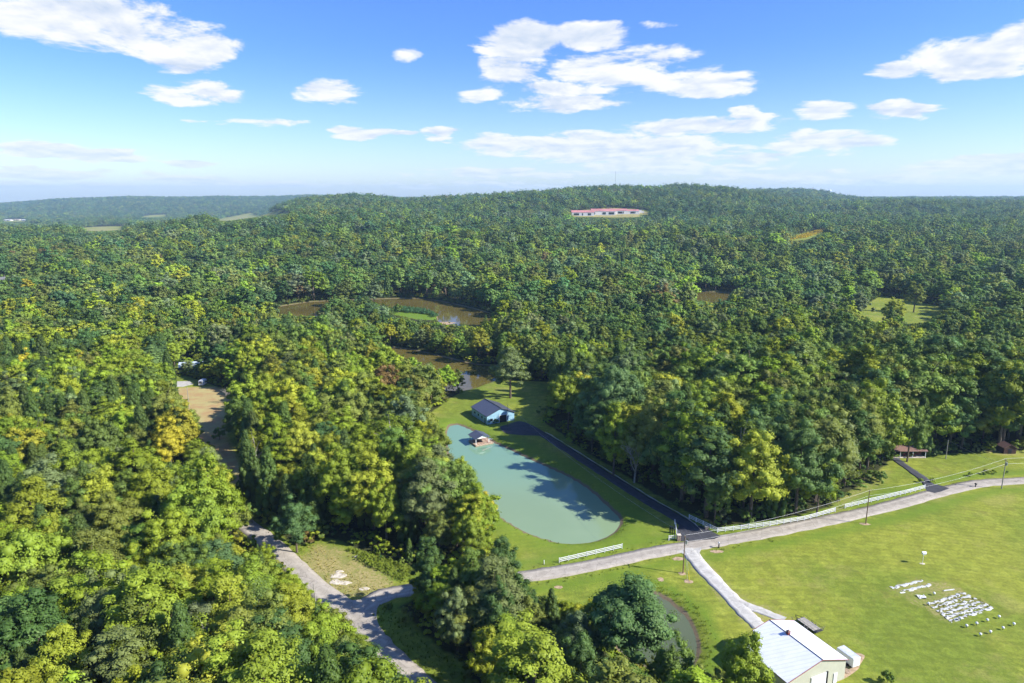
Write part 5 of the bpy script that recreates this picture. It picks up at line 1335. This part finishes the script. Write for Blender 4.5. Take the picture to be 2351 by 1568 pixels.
n = len(x)
Hh = 18 * (.64 + .62 * rt_.random(n)) * (.86 + .34 * fbm(x, y, 60, 9, 2))
rightwood = (x > 8) & (y < 300) & (y > 165); Hh[rightwood] *= 1.36
ddr = np.full(n, 99.0); ddr[rightwood] = sdist(x[rightwood], y[rightwood], DRIVE, False); Hh[ddr < 26] *= 1.14; Hh[ddr < 30] = np.maximum(Hh[ddr < 30], 19)
spit = inside(x, y, GP([(735, 735), (745, 708), (900, 700), (1010, 740), (1160, 755), (1150, 836), (1019, 815), (870, 788)])); Hh[spit] *= .62
Hh[y > 2750] *= 1.2
Wd = Hh * (.56 + .16 * rt_.random(n)); Wd = np.maximum(Wd, 7.0); Wd = Wd * np.where(y > 460, 1.2, 1.0) * np.where(y > 1000, 1.2, 1.0)
vv_ = np.where(y > 460, .68 + .62 * rt_.random(n) ** 1.3, 1.0); Hh = Hh * vv_; Wd = Wd * (.35 + .65 * vv_) * np.where(y > 460, 1.06, 1)
z0 = terrain(x, y)
# thin out where surveyed trees stand
keep = np.ones(n, bool)
for a, b, w_ in zip(KX, KY, KW): keep &= np.hypot(x - a, y - b) > max(w_ * .36, 3.0)
for sc_ in (1.0, .75, .55, .4, .28):
    m = keep.copy(); k = np.nonzero(m)[0]
    bad = covers(x[k], y[k], z0[k], Hh[k], Wd[k])
    if sc_ > .4: bad |= shades(x[k], y[k], Hh[k], Wd[k])
    kb = k[bad]
    if sc_ == .28: keep[kb] = False
    else:
        nxt = {1.0: .75, .75: .55, .55: .4, .4: .28}[sc_] / sc_
        Hh[kb] *= nxt; Wd[kb] *= (nxt + 1) / 2 if nxt > .7 else nxt * 1.15
x, y, z0, Hh, Wd = x[keep], y[keep], z0[keep], Hh[keep], Wd[keep]; n = len(x)
ci = pick_colour(x, y, rt_)
form = rt_.choice(7, n, p=[.2, .2, .17, .17, .1, .1, .06])
cedar_p = np.where((x < -25) & (y < 330), .13, .04) * (y < 2500)
isced = (rt_.random(n) < cedar_p * (1 + 2.5 * (fbm(x, y, 30, 41, 2) > .58)))
form[isced] = 7; ci[isced] = 9; Wd[isced] = Hh[isced] * .34; Hh[isced] *= .98
dist = np.sqrt(x ** 2 + y ** 2 + (CAM_H - z0) ** 2)
px, py = P(x, y, z0 + .65 * Hh)
inview = (px > -25) & (px < 2376) & (py < 1590) & (y > 60)
near_front = np.argsort(dist + np.where(inview, 0, 1e6))
decid = [i for i in near_front if inview[i] and not isced[i]][:300 - sum(1 for k in KEEP if 'cedar' not in k[4])]
ceds = [i for i in near_front if inview[i] and isced[i] and dist[i] < 420][:60]
indiv = np.zeros(n, bool); indiv[decid] = True; indiv[ceds] = True

# ------------------------------------------------------------------ trees: individuals
LANDM = [('turquoise pond', G(1200, 1130)), ('blue barn', G(1130, 950)), ('dock gazebo', G(1100, 1010)), ('lone white fence', G(1356, 1276)), ('black driveway mouth', G(1600, 1215)), ('long white fence', G(1780, 1205)),
    ('straight white fence', G(2030, 1145)), ('brown roofed house', G(2100, 1045)), ('shed', G(2318, 1040)), ('lane junction', G(840, 1400)), ('pale rock outcrop', G(778, 1328)), ('lane end', G(575, 1213)), ('orange clearing', G(470, 930)),
    ('house in the left wood', G(430, 860)), ('golden yellow tree', G(395, 1085)), ('river shore lawn', G(1100, 895)), ('small green pond', G(1500, 1430)), ('white barn', G(1830, 1500)), ('brown river', G(1000, 840)), ('tall lime tree', G(490, 1290)),
    ('bottom left corner', G(0, 1568)), ('left edge', G(0, 1150)), ('bottom edge of the picture', G(500, 1568)), ('bottom of the lane', G(960, 1575)), ('left edge, level with the orange clearing', G(0, 930))]
LX = np.array([l[1][0] for l in LANDM]); LY = np.array([l[1][1] for l in LANDM])
ORD = ['', 'second ', 'third ', 'fourth ', 'fifth ', 'sixth ', 'seventh ', 'eighth ', 'ninth ', 'tenth ', 'eleventh ', 'twelfth ', 'thirteenth ', 'fourteenth ', 'fifteenth ']
SHAPE = {'round': 'round', 'oval': 'oval', 'tall': 'slender', 'spread': 'spreading', 'sparse': 'thin-leaved', 'cedar': 'pointed'}
def place_tree(x_, y_, z_, H_, W_, fkey, colr, label, group, rz, tint=None, cat='tree'):
    crown, trunk = FORMS[fkey]
    base = {'round': .72, 'oval': .62, 'tall': .50, 'spread': .84, 'sparse': .66, 'cedar': .38, 'shrub': 1.1}[fkey.split('_')[0]]
    hb = 3.0 if fkey.startswith('shrub') else 18.0
    s = H_ / hb; sw = W_ / (base * hb)
    sw = min(max(sw, s * .75), s * 1.5)
    r = bpy.data.objects.new({'cedar': 'cedar_tree', 'shrub': 'shrub'}.get(fkey.split('_')[0], 'leafy_tree'), None); r.empty_display_size = .5
    r.location = (x_, y_, z_); r.rotation_euler = (0, 0, rz); r.scale = (sw, sw, s); col.objects.link(r)
    tag(r, label, cat, group)
    c = bpy.data.objects.new('crown', crown); c.parent = r; c.color = tuple(tint if tint is not None else PAL[colr]) + (1,); col.objects.link(c)
    t_ = bpy.data.objects.new('trunk', trunk); t_.parent = r; col.objects.link(t_)
    return r
def jitter_tint(c, r):
    k = r.uniform(.82, 1.22); return (c[0] * k * r.uniform(.92, 1.08), c[1] * k, c[2] * k * r.uniform(.8, 1.25))
pr_ = random.Random(4)
for (gx_, gy_, H_, W_, f_, colr, lb) in KEEP:
    place_tree(gx_, gy_, 0, H_, W_, f_, colr, lb, 'cedar trees' if 'cedar' in f_ else 'leafy trees', pr_.uniform(0, 6.28))
keys = [['round_a', 'round_c'], ['round_b'], ['oval_a'], ['oval_b'], ['tall_a'], ['spread_a'], ['sparse_a'], ['cedar_a', 'cedar_b']]
recs = []
for i in list(decid) + list(ceds):
    fk = pr_.choice(keys[form[i]]); d_ = np.hypot(LX - x[i], LY - y[i]); L_ = int(np.argmin(d_))
    dx_, dy_ = x[i] - LX[L_], y[i] - LY[L_]
    if L_ >= 20: side = 'towards'
    elif abs(dx_) > abs(dy_): side = 'right of' if dx_ > 0 else 'left of'
    else: side = 'beyond' if dy_ > 0 else 'in front of'
    recs.append((i, fk, L_, side, d_[L_], NAMES[ci[i]], SHAPE[fk.split('_')[0]]))
groups = {}
for q in recs: groups.setdefault((q[2], q[3], q[5], q[6]), []).append(q)
for (L_, side, cn, shp), qs in groups.items():
    qs.sort(key=lambda q: q[4]); nm = LANDM[L_][0]
    for k, q in enumerate(qs):
        i = q[0]; kind_w = 'cedar' if shp == 'pointed' else 'tree'
        base = f'{cn} {shp} {kind_w}' if shp != 'pointed' else 'dark pointed cedar'
        if len(qs) == 1: lb = f'{base} {side} the {nm}, the only one there'
        else: lb = f'{base} {side} the {nm}, {ORD[min(k, 14)]}nearest of its kind'
        place_tree(x[i], y[i], z0[i] - .2, Hh[i], Wd[i], q[1], cn, lb, 'cedar trees' if kind_w == 'cedar' else 'leafy trees', pr_.uniform(0, 6.28), jitter_tint(PAL[cn], pr_))
# dead and bare trees
for px_, py_, H_, lb in [(1456, 1108, 18, 'pale bare dead tree at the wood edge above the black driveway'), (527, 925, 9, 'bare branching tree at the right of the orange clearing'), (1655, 1195, 5, 'small pale dead snag behind the wood tip')]:
    a, b = G(px_, py_); r = root('dead_tree', (a, b, 0), lb, 'tree', 'dead trees'); r.scale = (H_ / 12,) * 3; link('limbs', BARE, r)
# shrubs one can tell apart
for px_, py_, H_, lb in [(2112.5, 1107, 1.5, 'low bush at the right end of the straight white fence'), (2140, 1107, 1.7, 'round bush right of the narrow driveway'), (2228, 1093, 1.6, 'round bush alone on the right lawn'), (2263, 1089, 1.9, 'left bush of the close pair on the right lawn'), (2282, 1088, 1.6, 'right bush of the close pair on the right lawn'), (2312, 1086, .9, 'tiny bush just right of the grey pole'),
        (1121, 972, 3.2, 'dark upright bush at the blue barn\'s near corner'), (1139, 972, 2.2, 'dark low bush against the blue barn\'s front wall'), (2020, 1108, 4.5, 'small dark sapling at the wood corner by the right lawn'), (579, 1200, 6.5, 'grey-green bush tree at the end of the left lane'), (2130, 1047, 1.2, 'small bush at the right corner of the house porch'), (2148, 1048, 1.0, 'small bush on the shaded lawn beside the house'),
        (892, 1400, 1.6, 'small bush at the lane junction\'s right corner'), (760, 1408, 1.5, 'small bush behind the leaning grey pole'), (2036, 1570, 3.0, 'treetop poking up at the bottom edge right of the barn'), (505, 1010, 5.5, 'dark shrub in the middle of the orange clearing'), (915, 718, 8.0, 'rounded dark shrub at the tip of the spit reeds')]:
    a, b = G(px_, py_); wide = 1.15 * H_ if H_ < 3 else .85 * H_
    place_tree(a, b, 0, H_, wide, 'shrub_a', 'mid green', lb, 'shrubs', pr_.uniform(0, 6.28), jitter_tint(PAL['lime green' if px_ > 2100 and px_ < 2320 and H_ > 1 else 'mid green'], pr_), 'bush')

# ------------------------------------------------------------------ trees: the massed forest
def gn_group(coll, name):
    ng = bpy.data.node_groups.new(name, 'GeometryNodeTree')
    ng.interface.new_socket('Geometry', in_out='INPUT', socket_type='NodeSocketGeometry'); ng.interface.new_socket('Geometry', in_out='OUTPUT', socket_type='NodeSocketGeometry')
    gi = ng.nodes.new('NodeGroupInput'); go = ng.nodes.new('NodeGroupOutput'); iop = ng.nodes.new('GeometryNodeInstanceOnPoints')
    ci_ = ng.nodes.new('GeometryNodeCollectionInfo'); ci_.inputs['Collection'].default_value = coll; ci_.inputs['Separate Children'].default_value = True; ci_.inputs['Reset Children'].default_value = True
    def attr(nm, tp):
        a = ng.nodes.new('GeometryNodeInputNamedAttribute'); a.data_type = tp; a.inputs['Name'].default_value = nm; return a.outputs['Attribute']
    ng.links.new(gi.outputs[0], iop.inputs['Points']); ng.links.new(ci_.outputs[0], iop.inputs['Instance'])
    iop.inputs['Pick Instance'].default_value = True
    ng.links.new(attr('form', 'INT'), iop.inputs['Instance Index'])
    e = ng.nodes.new('FunctionNodeEulerToRotation'); ng.links.new(attr('turn', 'FLOAT_VECTOR'), e.inputs[0]); ng.links.new(e.outputs[0], iop.inputs['Rotation'])
    ng.links.new(attr('size', 'FLOAT_VECTOR'), iop.inputs['Scale']); ng.links.new(iop.outputs[0], go.inputs[0])
    return ng
def mass(name, coll, X, Y, Z, H_, W_, fi, tints, label, hb=18.0, wbase=None):
    n = len(X); me = bpy.data.meshes.new(name); me.vertices.add(n); me.vertices.foreach_set('co', np.stack([X, Y, Z], 1).astype(np.float32).ravel())
    wbv = np.array([.72, .72, .62, .62, .50, .84, .66, .38]) if wbase is None else wbase
    s = H_ / hb; sw = np.clip(W_ / (wbv[fi] * hb), s * .75, s * 1.6)
    r = np.random.default_rng(n)
    def put(nm, tp, arr, key): a = me.attributes.new(nm, tp, 'POINT'); a.data.foreach_set(key, arr.ravel())
    put('form', 'INT', fi.astype(np.int32), 'value'); put('turn', 'FLOAT_VECTOR', np.stack([r.normal(0, .03, n), r.normal(0, .03, n), r.random(n) * 6.283], 1).astype(np.float32), 'vector')
    put('size', 'FLOAT_VECTOR', np.stack([sw, sw, s], 1).astype(np.float32), 'vector'); put('tint', 'FLOAT_COLOR', np.concatenate([tints, np.ones((n, 1))], 1).astype(np.float32), 'color')
    o = link(name, me); md = o.modifiers.new('scatter', 'NODES'); md.node_group = gn_group(coll, name); tag(o, label, kind='stuff'); return o
def tints_of(c, r):
    k = r.uniform(.66, 1.34, (len(c), 1)); return PCOL[c] * k * r.uniform(.9, 1.1, (len(c), 3))
rest = ~indiv
rr2 = np.random.default_rng(8)
T = tints_of(ci, rr2)
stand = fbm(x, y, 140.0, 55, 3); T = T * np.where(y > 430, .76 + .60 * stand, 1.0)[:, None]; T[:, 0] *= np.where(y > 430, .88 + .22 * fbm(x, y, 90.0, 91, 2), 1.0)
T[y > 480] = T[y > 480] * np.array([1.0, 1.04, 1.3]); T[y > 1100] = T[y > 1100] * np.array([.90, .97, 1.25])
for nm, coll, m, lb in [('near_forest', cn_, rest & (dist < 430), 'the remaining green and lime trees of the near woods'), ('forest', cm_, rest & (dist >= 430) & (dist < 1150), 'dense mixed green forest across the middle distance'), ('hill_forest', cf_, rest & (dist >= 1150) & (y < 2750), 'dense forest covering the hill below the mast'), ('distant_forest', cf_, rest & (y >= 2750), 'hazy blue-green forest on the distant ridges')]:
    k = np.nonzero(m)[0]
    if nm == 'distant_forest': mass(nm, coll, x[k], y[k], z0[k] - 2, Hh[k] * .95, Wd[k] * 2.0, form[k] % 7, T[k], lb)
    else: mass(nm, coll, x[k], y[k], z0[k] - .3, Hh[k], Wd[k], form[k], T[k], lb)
    print(nm, len(k))
# undergrowth along the wood edges
sh_ = scatter(95, 640, 2.9, 12, .82)
sx, sy = sh_[:, 0], sh_[:, 1]
e_ = np.full(len(sx), 1e6)
for pl in OPEN:
    mn = pl.min(0) - 10; mx = pl.max(0) + 10; m = (sx > mn[0]) & (sx < mx[0]) & (sy > mn[1]) & (sy < mx[1]); k = np.nonzero(m)[0]
    if len(k): e_[k] = np.minimum(e_[k], sdist(sx[k], sy[k], pl))
m = (e_ > .4) & (e_ < 9) & (rt_.random(len(sx)) < .62)
m &= np.where(sy < 300, np.minimum(sdist(sx, sy, MAIN, False), sdist(sx, sy, LANE, False)) > 4.2, True)
sx, sy = sx[m], sy[m]; Hs = rt_.uniform(1.0, 4.4, len(sx)); sz_ = terrain(sx, sy); Ws = Hs * rt_.uniform(1.0, 1.5, len(sx))
ok = ~((sdist(sx, sy, POND2) < 14) & (sx > POND2[:, 0].mean())) & ~covers(sx, sy, sz_, Hs, Ws) | (rt_.random(len(sx)) < .06)
sx, sy, Hs, Ws, sz_ = sx[ok], sy[ok], Hs[ok], Ws[ok], sz_[ok]
mass('undergrowth', cs_, sx, sy, sz_ - .1, Hs, Ws, rt_.integers(0, 3, len(sx)), tints_of(pick_colour(sx, sy, rt_), rr2) * .9, 'tangled low green undergrowth along the wood edges', 3.0, np.array([1.1, 1.1, 1.1]))
# rank weeds right of the dry patch, reeds on the spit, weeds between the mulch rows
def in_poly_points(poly, sp, seed):
    r = np.random.default_rng(seed); mn = poly.min(0); mx = poly.max(0)
    X, Y = np.meshgrid(np.arange(mn[0], mx[0], sp), np.arange(mn[1], mx[1], sp)); X = X.ravel() + r.uniform(-.4, .4, X.size) * sp; Y = Y.ravel() + r.uniform(-.4, .4, Y.size) * sp
    k = inside(X, Y, poly); return X[k], Y[k]
W1 = GP([(800, 1262), (860, 1268), (903, 1290), (950, 1308), (946, 1336), (905, 1330), (860, 1306), (820, 1290)])
def weedy(name, poly, sp, h0, h1, tint, label, seed, coll=cs_):
    X, Y = in_poly_points(poly, sp, seed); r = np.random.default_rng(seed); Hq = r.uniform(h0, h1, len(X)); t = np.array(tint)[None] * r.uniform(.8, 1.25, (len(X), 1))
    mass(name, coll, X, Y, np.zeros(len(X)) + terrain(X, Y), Hq, Hq * r.uniform(1.1, 1.9, len(X)), r.integers(0, 3, len(X)), t, label, 3.0, np.array([1.1, 1.1, 1.1]))
weedy('weeds', W1, 1.0, .35, 1.1, (.15, .19, .02), 'bright rank weeds right of the dry grass patch', 3)
weedy('reeds', GP([(905, 706), (975, 712), (1004, 724), (1001, 733), (985, 722), (905, 716)]), 2.0, 1.6, 2.6, (.055, .13, .05), 'band of blue-green reeds on the river spit', 4)
weedy('garden_weeds', GP([(2128, 1388), (2215, 1358), (2284, 1393), (2182, 1431)]), .75, .10, .34, (.13, .13, .03), 'straggly weeds between the white mulch rows', 5)
gp = np.array([GT(*q) for q in [(1812, 551), (1830, 543), (1885, 528), (1889, 532), (1850, 547)]])
weedy('goldenrod', gp, 2.6, 1.4, 2.6, (.50, .37, .02), 'bright yellow goldenrod strip in the far forest', 6)
# rank grass in tufts on the verges, the pond rims and the rough ground
def tuft_mesh():
    r = np.random.default_rng(2); V = []; F = []
    for k in range(26):
        a = r.random() * 6.28; d = r.random() * .35; h = .35 + .45 * r.random(); w = .035; l = .25 * r.random(); c, s = math.cos(a), math.sin(a); bx_, by_ = c * d, s * d
        b = len(V); V += [(bx_ - s * w, by_ + c * w, 0), (bx_ + s * w, by_ - c * w, 0), (bx_ + c * l, by_ + s * l, h)]; F.append((b, b + 1, b + 2))
    me = mesh_np('grass_tuft', V, F, [M['leaf_i']])
    for nm in ('leaf_var', 'spray_var'): t = me.attributes.new(nm, 'FLOAT', 'FACE'); t.data.foreach_set('value', r.random(len(F)).astype(np.float32))
    return me
ct_ = bpy.data.collections.new('tuft_forms'); ct_.objects.link(bpy.data.objects.new('grass_tuft', tuft_mesh()))
gr = np.random.default_rng(31)
X = gr.uniform(-80, 70, 60000); Y = gr.uniform(100, 260, 60000)
dl = sdist(X, Y, LANE, False); dmn = sdist(X, Y, MAIN, False); dp1 = sdist(X, Y, POND); dp2 = sdist(X, Y, POND2); dry_ = sdist(X, Y, DRYP)
inopen = sdist(X, Y, OPEN[0]) < -.3
pr1 = np.where((dl > 2.9) & (dl < 9), .55, 0) + np.where((dmn > 2.8) & (dmn < 4.6), .22, 0) + np.where(dry_ < 2, .07, 0) + np.where((dp2 > 1.2) & (dp2 < 4), .5, 0) + np.where((dp1 > 1.2) & (dp1 < 2.4), .25, 0)
pr1 = np.where((dl < 2.9) | (dmn < 2.8) | (dp1 < 1) | (dp2 < 1) | (np.minimum(sdist(X, Y, GRAVEL, False), sdist(X, Y, DRIVE, False)) < 3), 0, pr1)
k = inopen & (gr.random(60000) < pr1); X, Y = X[k], Y[k]
tt = np.where((sdist(X, Y, DRYP) < 2)[:, None], np.array([.36, .31, .11]), np.array([.15, .19, .03])) * gr.uniform(.75, 1.25, (len(X), 1))
Ht = gr.uniform(.3, .75, len(X)); mass('grass', ct_, X, Y, terrain(X, Y), Ht, Ht, np.zeros(len(X), int), tt, 'rank tufted grass on the lane verges and pond rims', 1.0, np.array([1.0]))

# ------------------------------------------------------------------ haze
HAZE = 6.5e-5
if HAZE:
    m = MB(); m.box(-10800, 10800, -500, 13800, -90, 260)
    hm = bpy.data.materials.new('haze'); hm.use_nodes = True; nt = hm.node_tree; nt.nodes.clear()
    out = nt.nodes.new('ShaderNodeOutputMaterial'); pv = nt.nodes.new('ShaderNodeVolumePrincipled')
    pv.inputs['Color'].default_value = (.50, .76, 1.0, 1); pv.inputs['Density'].default_value = HAZE; pv.inputs['Anisotropy'].default_value = 0.1
    nt.links.new(pv.outputs[0], out.inputs['Volume'])
    o = m.obj('haze', hm); tag(o, 'thin pale blue air over the whole valley', kind='stuff')
